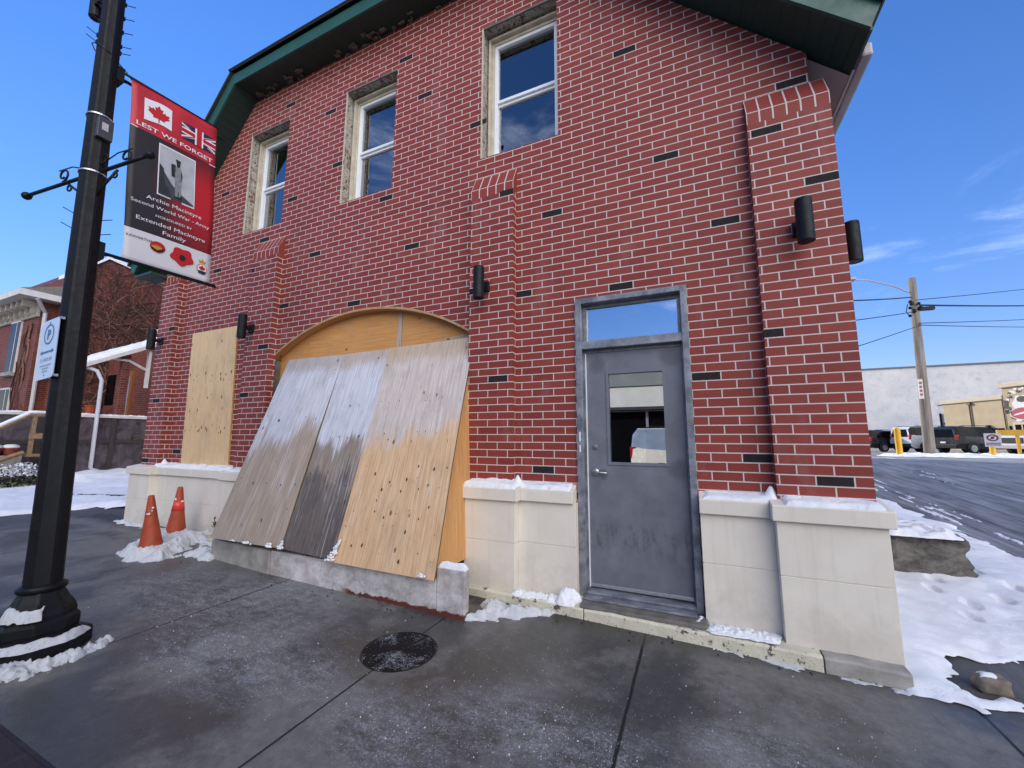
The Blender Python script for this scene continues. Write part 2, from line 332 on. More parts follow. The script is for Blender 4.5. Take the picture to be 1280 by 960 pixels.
def walk_mat():
    t = NT('wet_sidewalk'); c = t.coord(); x = t.sep(c)
    n = t.noise(c, 1.3, 6, .62); n2 = t.noise(c, 4.5, 6, .7); fi = t.noise(c, 190, 3, .75); md = t.noise(c, 17, 6, .75)
    wet = t.ramp(t.math('ADD', t.math('MULTIPLY', n, .7), t.math('MULTIPLY', n2, .3)), .44, .57, True)   # 1 = drier
    col = t.mix(wet, lin('#474745'), lin('#797773')); col = t.mix(t.math('MULTIPLY', t.ramp(fi, .35, .7), .3), col, lin('#6b6967'))
    col = t.mix(t.math('MULTIPLY', t.ramp(n2, .58, .72), .5), col, lin('#34302c'))
    col = t.mix(t.math('MULTIPLY', t.ramp(md, .42, .62), .35), t.mix(1.0, col, (.72, .71, .7, 1), 'MULTIPLY'), t.mix(1.0, col, (1.35, 1.33, 1.3, 1), 'MULTIPLY')); col = t.mix(t.math('MULTIPLY', t.ramp(t.noise(c, 52, 4, .8), .62, .7), .5), col, lin('#1e1b19'))
    # where the walk has been salted (world positions)
    salt = None
    for px, py, rx, ry in ((-4.0, -1.35, 1.5, .55), (-2.9, -1.85, 1.0, .4), (-1.5, -1.95, .45, .3), (-.75, -1.65, .75, .32), (-.3, -2.0, .5, .5), (-3.6, -.95, .7, .25), (.35, -1.35, .5, .3)):
        d = t.math('ADD', t.math('POWER', t.math('DIVIDE', t.math('SUBTRACT', x[0], px), rx), 2.0), t.math('POWER', t.math('DIVIDE', t.math('SUBTRACT', x[1], py), ry), 2.0))
        q = t.math('SUBTRACT', 1.0, t.ramp(t.math('ADD', d, t.math('MULTIPLY', t.math('ADD', n2, -.5), 2.2)), .25, 1.25))
        salt = q if salt is None else t.math('MAXIMUM', salt, q)
    film = t.math('MULTIPLY', salt, t.math('MULTIPLY', t.ramp(t.noise(c, 60, 6, .85), .42, .62), t.ramp(t.noise(t.map(c, (1, 2.2, 1)), 6.5, 6, .75), .38, .66))); col = t.mix(t.math('MULTIPLY', film, .85), col, lin('#a9abb1'))
    for sc, th in ((120, .2), (210, .2)):
        vo = t.n('ShaderNodeTexVoronoi', {'Vector': c, 'Scale': float(sc), 'Randomness': 1.0}); rnd = t.sep(vo.outputs[1])[0]
        dot = t.math('MULTIPLY', t.math('SUBTRACT', 1.0, t.ramp(vo.outputs[0], .1, .26)), t.math('GREATER_THAN', t.math('ADD', t.math('MULTIPLY', salt, t.math('MULTIPLY', t.ramp(t.noise(c, 9, 5, .75), .35, .65), .6)), rnd), .97))
        if True: col = t.mix(t.math('MULTIPLY', dot, .7), col, lin('#c3c6cc'))
    # joints
    jo = None
    for jx, w in ((-.43, .007), (-1.98, .004), (-3.88, .004), (-5.75, .005), (-7.6, .005), (1.4, .006), (3.2, .006)):
        q = t.math('SUBTRACT', 1.0, t.ramp(t.math('ABSOLUTE', t.math('SUBTRACT', t.math('ADD', x[0], t.math('MULTIPLY', t.math('ADD', n2, -.5), .012)), jx)), w, w+.006)); jo = q if jo is None else t.math('MAXIMUM', jo, q)
    col = t.mix(jo, col, lin('#161514'))
    # grime against the building ledge
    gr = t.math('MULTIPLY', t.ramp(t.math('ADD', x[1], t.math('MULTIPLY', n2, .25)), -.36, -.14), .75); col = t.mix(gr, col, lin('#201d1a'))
    ro = t.math('ADD', .34, t.math('ADD', t.math('MULTIPLY', wet, .3), t.math('MULTIPLY', salt, .15)))
    h = t.math('SUBTRACT', t.math('ADD', t.math('MULTIPLY', fi, .35), n2), t.math('MULTIPLY', jo, 2.0))
    t.bsdf(col, ro, t.bump(h, .28, .008)); return t.m
struct(build(grid_mesh(grid_axis([(-9.6, 1.2, .4), (1.2, 45, 3)]), grid_axis([(-2.78, -.02, .3)]), lambda x, y: g(x, y)+.006, keep=lambda x, y: not (x > 1.2 and y > -.42)), 'sidewalk', walk_mat(), smooth=True))
M['paver'] = brick_mat('paver_strip_brick', '#3b2f30', '#2d2729', '#232022', .2, .1, .004)
struct(build(grid_mesh(grid_axis([(-40, 45, 2)]), [-3.75, -2.78], lambda x, y: g(x, y)+.006), 'paver_strip', M['paver']))
kb = MB(); kb.box(-40, 45, -4.2, -3.75, -.3, .05)
for i, v in enumerate(kb.v): kb.v[i] = (v[0], v[1], v[2]+g(v[0], -3.9) if v[2] > 0 else v[2])
struct(build(kb, 'kerb', M['concrete'], bevel=.02))

# ------------------------------------------------------------------ snow
def sd_poly(P):
    n = len(P)
    def f(x, y):
        ins = False; d = 1e9
        for i in range(n):
            x1, y1 = P[i]; x2, y2 = P[(i+1) % n]
            if (y1 > y) != (y2 > y) and x < (x2-x1)*(y-y1)/(y2-y1)+x1: ins = not ins
            ex, ey = x2-x1, y2-y1; t = max(0, min(1, ((x-x1)*ex+(y-y1)*ey)/(ex*ex+ey*ey+1e-9))); d = min(d, (x-x1-t*ex)**2+(y-y1-t*ey)**2)
        return math.sqrt(d) if ins else -math.sqrt(d)
    return f
def snow_patch(mb, sd, bb, zf, h, res, edge, rough, seed, fs=9., base=.6, lump=12., crumb=0.):
    x0, x1, y0, y1 = bb; nx = int((x1-x0)/res)+2; ny = int((y1-y0)/res)+2; vs = []; D = []
    for j in range(ny):
        for i in range(nx):
            x = x0+i*res; y = y0+j*res
            d = sd(x, y)+rough*nz(x*fs+seed, y*fs, seed*1.7, 4); D.append(d)
            q = max(0., min(1., d/edge)); q = q*q*(3-2*q)*.65+.35*math.sqrt(q*(2-q))
            vs.append((x, y, zf(x, y)+(max(.004, h*q*(base+.42*nz(x*lump+seed, y*lump, 3.3, 5)+.1)+crumb*q*(nz(x*42, y*42, seed, 4)+.3*nz(x*110, y*110, seed, 2))) if d > 0 else -.012)))
    for j in range(ny):                      # pull the outer ring of vertices onto the outline so that edges are smooth
        for i in range(nx):
            k = j*nx+i
            if D[k] <= 0 and D[k] > -2.2*res:
                gx = (D[k+1 if i < nx-1 else k]-D[k-1 if i else k])/(2*res); gy = (D[k+nx if j < ny-1 else k]-D[k-nx if j else k])/(2*res); q = gx*gx+gy*gy
                if q > .05:
                    m_ = min(1.6*res, -D[k])/math.sqrt(q)/max(1e-6, math.sqrt(q))*math.sqrt(q); x, y = vs[k][0]+gx/math.sqrt(q)*m_, vs[k][1]+gy/math.sqrt(q)*m_
                    vs[k] = (x, y, zf(x, y)-.004)
    fs_ = []
    for j in range(ny-1):
        for i in range(nx-1):
            k = (j*nx+i, j*nx+i+1, (j+1)*nx+i+1, (j+1)*nx+i)
            if max(D[a] for a in k) > 0: fs_.append(k)
    used = sorted({a for k in fs_ for a in k}); ix = {a: i for i, a in enumerate(used)}
    mb.poly([vs[a] for a in used], [tuple(ix[a] for a in k) for k in fs_])
def stuff_snow(mb, name, label, smooth=True, mat='snow'):
    return tag(build(mb, name, M[mat], smooth=smooth), label, 'snow', kind='stuff')
def bbox(P, p=.06): return (min(a[0] for a in P)-p, max(a[0] for a in P)+p, min(a[1] for a in P)-p, max(a[1] for a in P)+p)

# snow beside the building along the lane, with a bare asphalt hole and footprints
mb = MB()
P = [(1.13, -.34), (1.55, -.36), (1.75, -.05), (2.2, .45), (2.9, .7), (3.2, 1.6), (3.45, 3.0), (3.35, 5.0), (3.4, 9), (3.6, 15), (3.2, 20), (1.0, 22), (1.0, -.2)]
sdP = sd_poly(P); holes = [(1.52, -.1, .13, .14), (1.7, .05, .22, .26), (2.05, .2, .35, .26)]
steps = [(2.55+.18*(i % 2)+.07*math.sin(i*2.1), .95+i*.33) for i in range(14)]+[(2.0+.14*(i % 2), 1.0+i*.3) for i in range(4)]
def sdS(x, y):
    d = sdP(x, y)
    if y < 1.2:
        for hx, hy, a, b in holes: d = min(d, (math.hypot((x-hx)/a, (y-hy)/b)-1)*min(a, b))
        if .2 < y and x > 1.8: pass
    return d
def zS(x, y):
    z = g(x, y)+.010+.022*nz(x*1.1, y*1.1, 9)
    for fx, fy in steps:
        if abs(x-fx) < .2 and abs(y-fy) < .25:
            e = ((x-fx)/.045)**2+((y-fy)/.10)**2
            if e < 2.5: z -= .032*max(0, 1-e/1.6)
    return z
snow_patch(mb, sdS, (.95, 3.8, -.45, 4.2), zS, .045, .022, .14, .09, 2.0, 5., .85, 3., .004)
snow_patch(mb, sdP, (.95, 4.2, 4.17, 22.2), zS, .05, .16, .2, .25, 2.0, 1.3, .8, 1.5)
struct(build(mb, 'snow_ground', M['snow'], smooth=True))
mb = MB()      # thin wind-blown snow at the lane edge
for i in range(46):
    y = random.uniform(1, 14); x = 3.45+random.uniform(0, .5)+.02*y; L = random.uniform(.1, .6); w = random.uniform(.012, .04)
    P2 = [(x-w, y-L), (x+w, y-L*.4), (x+w*.7, y+L), (x-w, y+L*.6)]
    snow_patch(mb, sd_poly(P2), bbox(P2, .05), lambda a, b: g(a, b)+.006, .012, .04, .04, .03, i*1.3)
for i in range(9):
    y = random.uniform(9, 21); x = random.uniform(4.5, 11); L = random.uniform(.5, 1.3); w = random.uniform(.02, .05)
    P2 = [(x-w, y-L), (x+w, y-L*.4), (x+w*.7, y+L), (x-w, y+L*.6)]
    snow_patch(mb, sd_poly(P2), bbox(P2, .05), lambda a, b: g(a, b)+.006, .015, .08, .06, .05, i*1.3)
stuff_snow(mb, 'snow_streaks', 'thin wind blown streaks of snow along the edge of the dark lane')
# yard to the left
mb = MB(); PL = [(-10.5, -2.7), (-10.7, -1.2), (-10.35, .1), (-9.7, .4), (-8.8, 1.0), (-8.8, 9), (-34, 9), (-34, -2.7)]
sdL = sd_poly(PL)
def zL(x, y): return g(x, y)+.01+.06*max(0, nz(x*.8, y*.8, 4)+.15)+(.12*math.exp(-((x+14.6)/.8)**2)*(1+nz(x, y*1.6, 1)) if y > 1.2 else 0)
snow_patch(mb, sdL, (-16.4, -8.4, -2.8, 5), zL, .07, .09, .15, .16, 6., 3., .8, 3.)
snow_patch(mb, sdL, (-34.2, -16.3, -2.8, 9.2), zL, .07, .35, .5, .2, 6., 1., .8, 2.)
struct(build(mb, 'yard_snow', M['snow'], smooth=True))
mb = MB()
for (ax, ay, bx, by, w) in ((-12.6, .2, -9.9, 1.0, .035), (-13.5, .55, -12.4, .3, .03), (-11.3, 1.3, -9.5, 1.5, .03)):
    P2 = [(ax, ay-w), (bx, by-w), (bx, by+w), (ax, ay+w)]
    snow_patch(mb, sd_poly(P2), bbox(P2, .1), lambda x, y: zL(x, y)+.065, .012, .03, .03, .05, ax)
struct(build(mb, 'bare_ruts', simple('wet_soil', '#3a3532', .7, .4, 12, .5), smooth=True))

# ------------------------------------------------------------------ the brick building
BLD = thing('brick_building', 'red brick gabled building with boarded openings, cream stone base and a grey steel door', 'building', (-3.7, 0, .1))
def Z0(v): return v-.066
H, Wb = .0762, .2286
def uvw(x, z): return (x, z-.066)
outer = [(-8.35, .15), (1.04, .15), (1.04, 4.91), (-1.37, 7.345), (-6.46, 7.345), (-8.35, 5.06)]
wins = [(-6.50, -5.585), (-4.37, -3.455), (-2.125, -1.178)]; WZ0, WZ1 = 4.885, 6.625
acx, acz, ar = -3.842, .2266, 3.0597
def arch(r=ar, x0=-5.53, x1=-2.19, n=28):
    out = []
    for i in range(n+1):
        x = x0+(x1-x0)*i/n; out.append((x, acz+math.sqrt(max(0, r*r-(x-acx)**2))))
    return out
AR = arch()
holesW = [[(a, WZ0), (a, WZ1), (b, WZ1), (b, WZ0)] for a, b in wins]
holesW.append([(-1.022, .152), (-1.022, 3.0), (0.0, 3.0), (0.0, .152)])
holesW.append([(-5.53, .152)]+AR+[(-2.19, .152)])
def planar(mb, outer, holes, y, mat=0):
    loops = [[Vector((p[0], p[1], 0)) for p in outer]]+[[Vector((p[0], p[1], 0)) for p in h] for h in holes]
    tris = tessellate_polygon(loops); flat = [p for l in loops for p in l]
    vs = [(p.x, y, p.y) for p in flat]; fs = []
    for t in tris:
        a, b, c = (flat[k] for k in t); fs.append(tuple(t) if (b-a).cross(c-a).z > 0 else tuple(t)[::-1])
    mb.poly(vs, fs, mat, [uvw(p.x, p.y) for p in flat])
wall = MB(); planar(wall, outer, holesW, 0)
def bwall(pts, u):   # vertical brick strip given two plan points
    (xa, ya), (xb, yb), z0, z1 = pts
    L = math.hypot(xb-xa, yb-ya); wall.face([(xa, ya, z0), (xb, yb, z0), (xb, yb, z1), (xa, ya, z1)], 0, [uvw(u, z0), uvw(u+L, z0), uvw(u+L, z1), uvw(u, z1)])
bwall(((1.04, 0), (1.04, 24), .15, 4.91), 1.04); bwall(((-8.35, 24), (-8.35, 0), .15, 5.06), -40)
wall.face([(x, 24, z) for x, z in outer][::-1], 0, [uvw(x, z) for x, z in outer][::-1])
# door opening sides
wall.face([(-1.022, 0, .15), (-1.022, .15, .15), (-1.022, .15, 3.0), (-1.022, 0, 3.0)], 0, [uvw(0, .15), uvw(.15, .15), uvw(.15, 3), uvw(0, 3)])
wall.face([(0, .15, .15), (0, 0, .15), (0, 0, 3.0), (0, .15, 3.0)], 0, [uvw(0, .15), uvw(.15, .15), uvw(.15, 3), uvw(0, 3)])
# charcoal bricks scattered through the bond: snapped to the brick grid
def darks(mb, pts, y, lim=None):
    for x, z in pts:
        r = math.floor((z-.066)/H); off = .5*Wb if r % 2 == 0 else 0; c = math.floor((x+off)/Wb)
        x0 = c*Wb-off+.0056; x1 = (c+1)*Wb-off-.0056; z0 = .066+r*H+.0056; z1 = .066+(r+1)*H-.0056
        if lim: x0 = max(x0, lim[0]); x1 = min(x1, lim[1])
        if x1-x0 > .03: mb.face([(x0, y-.002, z0), (x1, y-.002, z0), (x1, y-.002, z1), (x0, y-.002, z1)], 1)
darks(wall, [(-.549,5.592),(-.202,4.286),(-1.328,3.976),(.40,3.531),(-.641,3.075),(.1,2.152),(.366,1.479),(-1.425,1.323),(-2.974,6.05),(-3.409,6.70),(-4.73,6.458),(-2.25,5.362),(-5.336,5.239),(-3.535,4.78),(-4.906,4.211),(-3.092,4.022),(-3.935,3.395),(-5.595,6.901),(-6.977,5.724),(-5.971,4.638),(-7.705,1.403),(-4.45,5.55),(-6.2,3.43),(-7.5,2.28),(.9,5.6-.9),(-7.2,4.4),(-5.28,3.55),(-1.57,3.13)], 0)
build(wall, 'brick_wall', [M['brick'], M['brick_dark']], BLD)
# pilasters: front, sloped soldier course, returns
PZ = 4.425
def pilaster(x0, x1, dk, right=True, left=True):
    mb = MB(); y = -.1
    mb.face([(x0,y,.2),(x1,y,.2),(x1,y,PZ-.11),(x0,y,PZ-.11)], 0, [uvw(x0,.2),uvw(x1,.2),uvw(x1,PZ-.11),uvw(x0,PZ-.11)])
    n = max(2, round((x1-x0)/.1)); 
    def sold(zA, yA, zB, yB, v0, v1):
        for i in range(n):
            a, b = x0+(x1-x0)*i/n, x0+(x1-x0)*(i+1)/n; mb.face([(a,yA,zA),(b,yA,zA),(b,yB,zB),(a,yB,zB)], 0, [(v0, H), (v0, 2*H), (v1, 2*H), (v1, H)])
    sold(PZ-.11, y, PZ, y, Wb*.47, Wb); sold(PZ, y, PZ+.2, -.004, 0, Wb)
    mb.face([(x1,y,.2),(x1,.002,.2),(x1,.002,PZ-.11),(x1,y,PZ-.11)], 0, [uvw(x1,.2),uvw(x1+.1,.2),uvw(x1+.1,PZ-.11),uvw(x1,PZ-.11)])
    mb.face([(x0,.002,.2),(x0,y,.2),(x0,y,PZ-.11),(x0,.002,PZ-.11)], 0, [uvw(x0-.1,.2),uvw(x0,.2),uvw(x0,PZ-.11),uvw(x0-.1,PZ-.11)])
    for x in (x0, x1):
        q = [(x,y,PZ-.11),(x,.002,PZ-.11),(x,.002,PZ+.2),(x,y,PZ)]; mb.face(q if x == x1 else q[::-1], 0, [(.02,.02),(.1,.02),(.1,.07),(.02,.07)])
    darks(mb, dk, y, (x0, x1))
    return build(mb, 'pilaster', [M['brick'], M['brick_dark']], BLD)
pilaster(-8.45, -7.95, [(-8.069,3.476),(-8.142,2.244),(-8.277,1.24)])
pilaster(-6.02, -5.45, [(-5.56,2.929),(-5.896,2.268),(-5.98,4.12)])
pilaster(-2.187, -1.662, [(-1.74,4.28),(-1.924,2.222),(-2.1,3.2)])
pilaster(.55, 1.137, [(.758,4.234),(1.063,3.694),(.64,2.455),(.965,1.325)])
sd_ = MB()   # the corner pilaster wraps round the side wall
sd_.face([(1.137,-.1,.2),(1.137,.5,.2),(1.137,.5,PZ),(1.137,-.1,PZ)], 0, [uvw(1.137,.2),uvw(1.737,.2),uvw(1.737,PZ),uvw(1.137,PZ)])
sd_.face([(1.137,-.1,PZ),(1.137,.5,PZ),(1.04,.5,PZ+.2),(1.04,-.0,PZ+.2)], 0, [(.01,.0),(.01,.6),(.22,.6),(.22,0)])
build(sd_, 'pilaster_return', [M['brick']], BLD)
# stone base
def base_seg(name, x0, x1, y, zb, zt=1.035, joints=(), end=None):
    mb = MB(); mid = .655
    cuts = [x0]+list(joints)+[x1]
    for i in range(len(cuts)-1):
        a, b = cuts[i]+(.0006 if i else 0), cuts[i+1]-(.0006 if i < len(cuts)-2 else 0)
        mb.box(a, b, y, .02, mid+.0012, zt, 0); mb.box(a, b, y, .02, zb, mid-.0012, 0)
    mb.box(x0+.01, x1-.01, y+.006, .015, zb+.01, zt-.01, 0)
    return build(mb, name, M['cream'], BLD, bevel=.0035)
def cap_seg(x0, x1, y):
    mb = MB(); b = len(mb.v)
    mb.box(x0, x1, y, .01, 1.036, 1.15, 0)
    for i in range(len(mb.v)):
        v = mb.v[i]
        if v[1] > 0 and v[2] > 1.1: mb.v[i] = (v[0], v[1], 1.2)
    return build(mb, 'stone_cap', M['cream'], BLD, bevel=.007)
base_seg('stone_base', -8.52, -7.9, -.21, .12); cap_seg(-8.56, -7.87, -.245)
base_seg('stone_base', -7.9, -6.08, -.112, .12); cap_seg(-7.87, -6.11, -.15)
base_seg('stone_base', -6.08, -5.4, -.21, .12); cap_seg(-6.11, -5.37, -.245)
base_seg('stone_base', -2.13, -1.585, -.21, .19); cap_seg(-2.165, -1.55, -.245)
base_seg('stone_base', -1.585, -1.024, -.112, .19); cap_seg(-1.55, -1.04, -.15)
base_seg('stone_base', .006, .512, -.112, .19); cap_seg(.002, .485, -.15)
base_seg('stone_base', .512, 1.155, -.21, .19); cap_seg(.485, 1.19, -.245)
mb = MB(); mb.box(1.05, 1.155, .022, 24, .1, 1.035); build(mb, 'stone_base', M['cream'], BLD, bevel=.006)
mb = MB(); mb.box(1.05, 1.19, .012, 24, 1.036, 1.15); build(mb, 'stone_cap', M['cream'], BLD, bevel=.006)
mb = MB(); mb.box(-8.5, -8.36, .022, 24, .1, 1.15); build(mb, 'stone_base', M['cream'], BLD, bevel=.006)
# concrete ledge below the stone, painted and peeling, a newer grey end piece
def ledge(x0, x1, y0a, y0b, z1a, z1b, mat, name='ledge', n=14):
    mb = MB(); vs = []
    for i in range(n+1):
        t = i/n; x = x0+(x1-x0)*t; y = y0a+(y0b-y0a)*t+.006*nz(x*6, 1); z = z1a+(z1b-z1a)*t+.008*nz(x*5, 7)
        vs += [(x, y, -.05), (x, y, z-.012), (x, y+.014, z), (x, .0, z+.012)]
    fs = [(4*i+k, 4*i+4+k, 4*i+5+k, 4*i+1+k) for i in range(n) for k in range(3)]+[(0, 1, 2, 3), (4*n+3, 4*n+2, 4*n+1, 4*n)]
    mb.poly(vs, fs); return build(mb, name, mat, BLD, bevel=.004)
ledge(-2.1, -.93, -.255, -.275, .226, .214, M['peel']); ledge(-.922, .70, -.275, -.312, .214, .196, M['peel']); ledge(.708, 1.15, -.312, -.318, .196, .19, M['concrete'])
ledge(-6.3, -5.3, -.3, -.3, .27, .27, M['peel'])
mb = MB(); mb.box(-.96, .02, -.26, -.03, .15, .238); build(mb, 'door_step', M['concrete_old'], BLD, bevel=.012)
# door frame, transom, door
mb = MB()
mb.box(-1.0205, -.962, -.028, .13, .2, 2.998); mb.box(-.058, -.0015, -.028, .13, .2, 2.998); mb.box(-.962, -.058, -.028, .13, 2.945, 2.998)
mb.box(-.962, -.058, -.024, .13, 2.487, 2.562)
FR = build(mb, 'door_frame', M['steel'], BLD, bevel=.004)
mb = MB(); mb.box(-.962, -.925, .06, .128, 2.562, 2.945); mb.box(-.09, -.058, .06, .128, 2.562, 2.945); mb.box(-.925, -.09, .06, .128, 2.915, 2.945); mb.box(-.925, -.09, .06, .128, 2.562, 2.585)
mb.box(-.962, -.945, .05, .128, .25, 2.487); mb.box(-.072, -.058, .05, .128, .25, 2.487); mb.box(-.945, -.072, .05, .128, 2.458, 2.487)
build(mb, 'frame_stop', M['steel'], FR, bevel=.003)
mb = MB(); mb.box(-.925, -.09, .088, .096, 2.585, 2.915); build(mb, 'transom_pane', M['glass_door'], FR)
mb = MB(); mb.box(-.945, -.936, .046, .062, .29, 2.458); build(mb, 'weather_strip', M['white'], FR)
for z0, z1 in ((1.6, 1.69), (1.5, 1.565)):
    mb = MB(); mb.box(-.998, -.985, -.036, -.0285, z0, z1); build(mb, 'strike_plate', M['white'], FR, bevel=.003)
mb = MB(); mb.box(-.962, -.058, -.15, .13, .24, .258); mb.box(-.962, -.058, -.05, .11, .259, .278); build(mb, 'threshold', M['steel'], FR, bevel=.005)
mb = MB(); gx0, gx1, gz0, gz1 = -.748, -.218, 1.388, 2.262; dx0, dx1, dz0, dz1 = -.934, -.074, .292, 2.456
mb.box(dx0, gx0, .06, .105, dz0, dz1); mb.box(gx1, dx1, .06, .105, dz0, dz1); mb.box(gx0, gx1, .06, .105, dz0, gz0); mb.box(gx0, gx1, .06, .105, gz1, dz1)
DOOR = build(mb, 'door', M['door'], BLD)
mb = MB(); e = .022
mb.box(gx0-.004, gx0+e, .052, .0595, gz0-.004, gz1+.004); mb.box(gx1-e, gx1+.004, .052, .0595, gz0-.004, gz1+.004); mb.box(gx0+e, gx1-e, .052, .0595, gz0-.004, gz0+e); mb.box(gx0+e, gx1-e, .052, .0595, gz1-e, gz1+.004)
build(mb, 'lite_frame', M['door'], DOOR, bevel=.002)
mb = MB(); mb.box(gx0, gx1, .078, .086, gz0, gz1); build(mb, 'door_pane', M['glass_door'], DOOR)
mb = MB(); mb.box(dx0, dx1, .05, .0595, .293, .322); build(mb, 'door_sweep', M['alu'], DOOR, bevel=.002)
mb = MB(); s0 = len(mb.v); mb.lathe([(.034, 0), (.034, .008), (.026, .016), (.014, .02), (.014, .05)], 20); mb.xform(Matrix.Translation((-.868, .06, 1.318)) @ Matrix.Rotation(R(90), 4, 'X'), s0)
mb.tube([(-.868, .014, 1.318), (-.82, .01, 1.316), (-.77, .014, 1.312), (-.755, .02, 1.312)], [.011, .009, .009, .007], 8); build(mb, 'door_handle', simple('satin_nickel', '#c5c3bd', .3, .1, 20, .05, .9), DOOR, smooth=True)
mb = MB(); s0 = len(mb.v); mb.lathe([(.026, 0), (.026, .006), (.02, .012)], 20); mb.xform(Matrix.Translation((-.868, .06, 1.55)) @ Matrix.Rotation(R(90), 4, 'X'), s0); build(mb, 'deadbolt', M['door'], DOOR, smooth=True)
# upper windows
for (a, b) in wins:
    mb = MB(); d = .3
    for q in ([(a, 0, WZ0), (a, d, WZ0), (a, d, WZ1), (a, 0, WZ1)], [(b, d, WZ0), (b, 0, WZ0), (b, 0, WZ1), (b, d, WZ1)], [(a, d, WZ1), (b, d, WZ1), (b, 0, WZ1), (a, 0, WZ1)], [(a, 0, WZ0), (b, 0, WZ0), (b, d, WZ0), (a, d, WZ0)]):
        ho = abs(q[0][2]-q[2][2]) < .01
        mb.face(q, 0, [(p[1], p[0]) if ho else (p[1], p[2]) for p in q])
    mb.box(a-.006, a+.012, -.006, .012, WZ0, WZ1+.012, 1); mb.box(a+.018, b-.002, -.006, .012, WZ1-.014, WZ1+.012, 2)
    WN = build(mb, 'window', [M['reveal'], M['cream_wood'], M['concrete_old']], BLD)
    mb = MB(); mb.box(a+.002, a+.075, .17, .26, WZ0, WZ1-.002); mb.box(b-.05, b-.002, .17, .26, WZ0, WZ1-.002); mb.box(a+.075, b-.05, .17, .26, WZ1-.095, WZ1-.002); mb.box(a+.02, a+.05, .12, .17, WZ0, WZ1-.03); mb.box(a+.05, b-.01, .12, .17, WZ1-.06, WZ1-.03)
    build(mb, 'casing', M['cream_wood'], WN, bevel=.005)
    fx0, fx1, fz1 = a+.076, b-.051, WZ1-.096; fz0 = WZ0+.01; mz = (fz0+fz1)/2+.02
    mb = MB(); w = .042
    mb.box(fx0, fx0+w, .185, .262, fz0, fz1); mb.box(fx1-w, fx1, .185, .262, fz0, fz1); mb.box(fx0+w, fx1-w, .185, .262, fz1-w, fz1); mb.box(fx0+w, fx1-w, .185, .262, fz0, fz0+w)
    mb.box(fx0+w, fx1-w, .19, .24, mz-.012, mz+.028); mb.box(fx0+w, fx1-w, .215, .255, mz-.045, mz-.0125)
    build(mb, 'sash_frame', M['white'], WN, bevel=.004)
    mb = MB(); mb.box(fx0+w, fx1-w, .222, .227, mz+.028, fz1-w); mb.box(fx0+w, fx1-w, .24, .245, fz0+w, mz-.045); build(mb, 'pane', M['glass'], WN)
mb = MB(); mb.box(-6.75, -1.1, 1.3, 1.4, 4.6, 7.1); mb.box(-8.2, .9, 1.3, 1.4, .2, 4.599); build(mb, 'inner_wall', M['dark'], BLD)
mb = MB(); mb.box(wins[0][0]+.05, wins[0][0]+.36, .38, .42, WZ0, WZ1); build(mb, 'curtain', simple('grey_curtain', '#6f7886', .9, .35, 14), BLD)
# boarded side opening
mb = MB()
mb.face([(-7.47, -.022, 1.165), (-6.27, -.022, 1.165), (-6.375, -.022, 3.342), (-7.545, -.022, 3.342)], 0, [(0, 0), (1.2, 0), (1.2, 2.2), (0, 2.2)])
mb.face([(-6.27, -.022, 1.165), (-6.27, .002, 1.165), (-6.375, .002, 3.342), (-6.375, -.022, 3.342)], 1); mb.face([(-7.545, -.022, 3.342), (-6.375, -.022, 3.342), (-6.375, .002, 3.342), (-7.545, .002, 3.342)], 1)
mb.face([(-7.47, .002, 1.165), (-7.47, -.022, 1.165), (-7.545, -.022, 3.342), (-7.545, .002, 3.342)], 1)
for v, n in ((1.45, 9), (1.36, 7), (.62, 9), (.55, 6), (.9, 4), (1.1, 4)):
    for i in range(n):
        u_ = (i+random.random())/n; z = 1.165+(v+random.uniform(-.03, .03)); x = -7.45+u_*1.1-.03*(z-1.2); r = random.choice((.007, .01, .014, .018)); mb.face([(x+r*.75*math.cos(k*math.pi/4), -.0235, z+r*1.7*math.sin(k*math.pi/4)+r*.3*math.cos(k*2.2)) for k in range(8)], 2)
build(mb, 'plywood_panel', [M['ply_new'], simple('ply_edge', '#b98d4f', .8, .3, 40), simple('ply_plug', '#7a4d2c', .8, .3, 60)], BLD)
# arch: reveal, infill boards, trim strip
mb = MB(); AO = arch(n=36)
for i in range(36):
    (xa, za), (xb, zb) = AO[i], AO[i+1]; mb.face([(xa, -.012, za), (xb, -.012, zb), (xb, .125, zb), (xa, .125, za)][::-1], 0, [(xa, 0), (xb, 0), (xb, .1), (xa, .1)])
    mb.face([(xa, -.012, za), (xb, -.012, zb), (xb, -.012, zb-.028), (xa, -.012, za-.028)][::-1], 0, [(xa, 0), (xb, 0), (xb, .03), (xa, .03)])
    mb.face([(xa, -.012, za-.028), (xb, -.012, zb-.028), (xb, .125, zb-.028), (xa, .125, za-.028)][::-1], 1, [(.0, xa), (.0, xb), (.1, xb), (.1, xa)])
build(mb, 'arch_trim', [simple('trim_edge', '#a98c68', .8, .3, 20), M['ply_orange']], BLD)
mb = MB(); mb.box(-5.535, -5.50, -.03, .13, .3, 2.745); build(mb, 'jamb_stone', simple('grey_jamb', '#6e6c66', .8, .4, 9, .6), BLD, bevel=.012)
def infill(x0, x1, mat, y=.12):
    A = [(x, z-.01) for x, z in arch(x0=x0, x1=x1, n=14)]; mb = MB(); pts = [(x0, 1.0)]+[(x1, 1.0)]+A[::-1]
    mb.face([(x, y, z) for x, z in pts], 0, [(z, x) for x, z in pts])
    return build(mb, 'infill_board', mat, BLD)
infill(-5.5, -3.282, M['ply_orange']); infill(-3.278, -2.19, M['ply_orange'], .118)
mb = MB(); pts = [(-3.36, 2.6), (-3.285, 2.6), (-3.285, 3.2), (-3.34, 3.2)]; mb.face([(x, .114, z) for x, z in pts], 0, [(x, z) for x, z in pts])
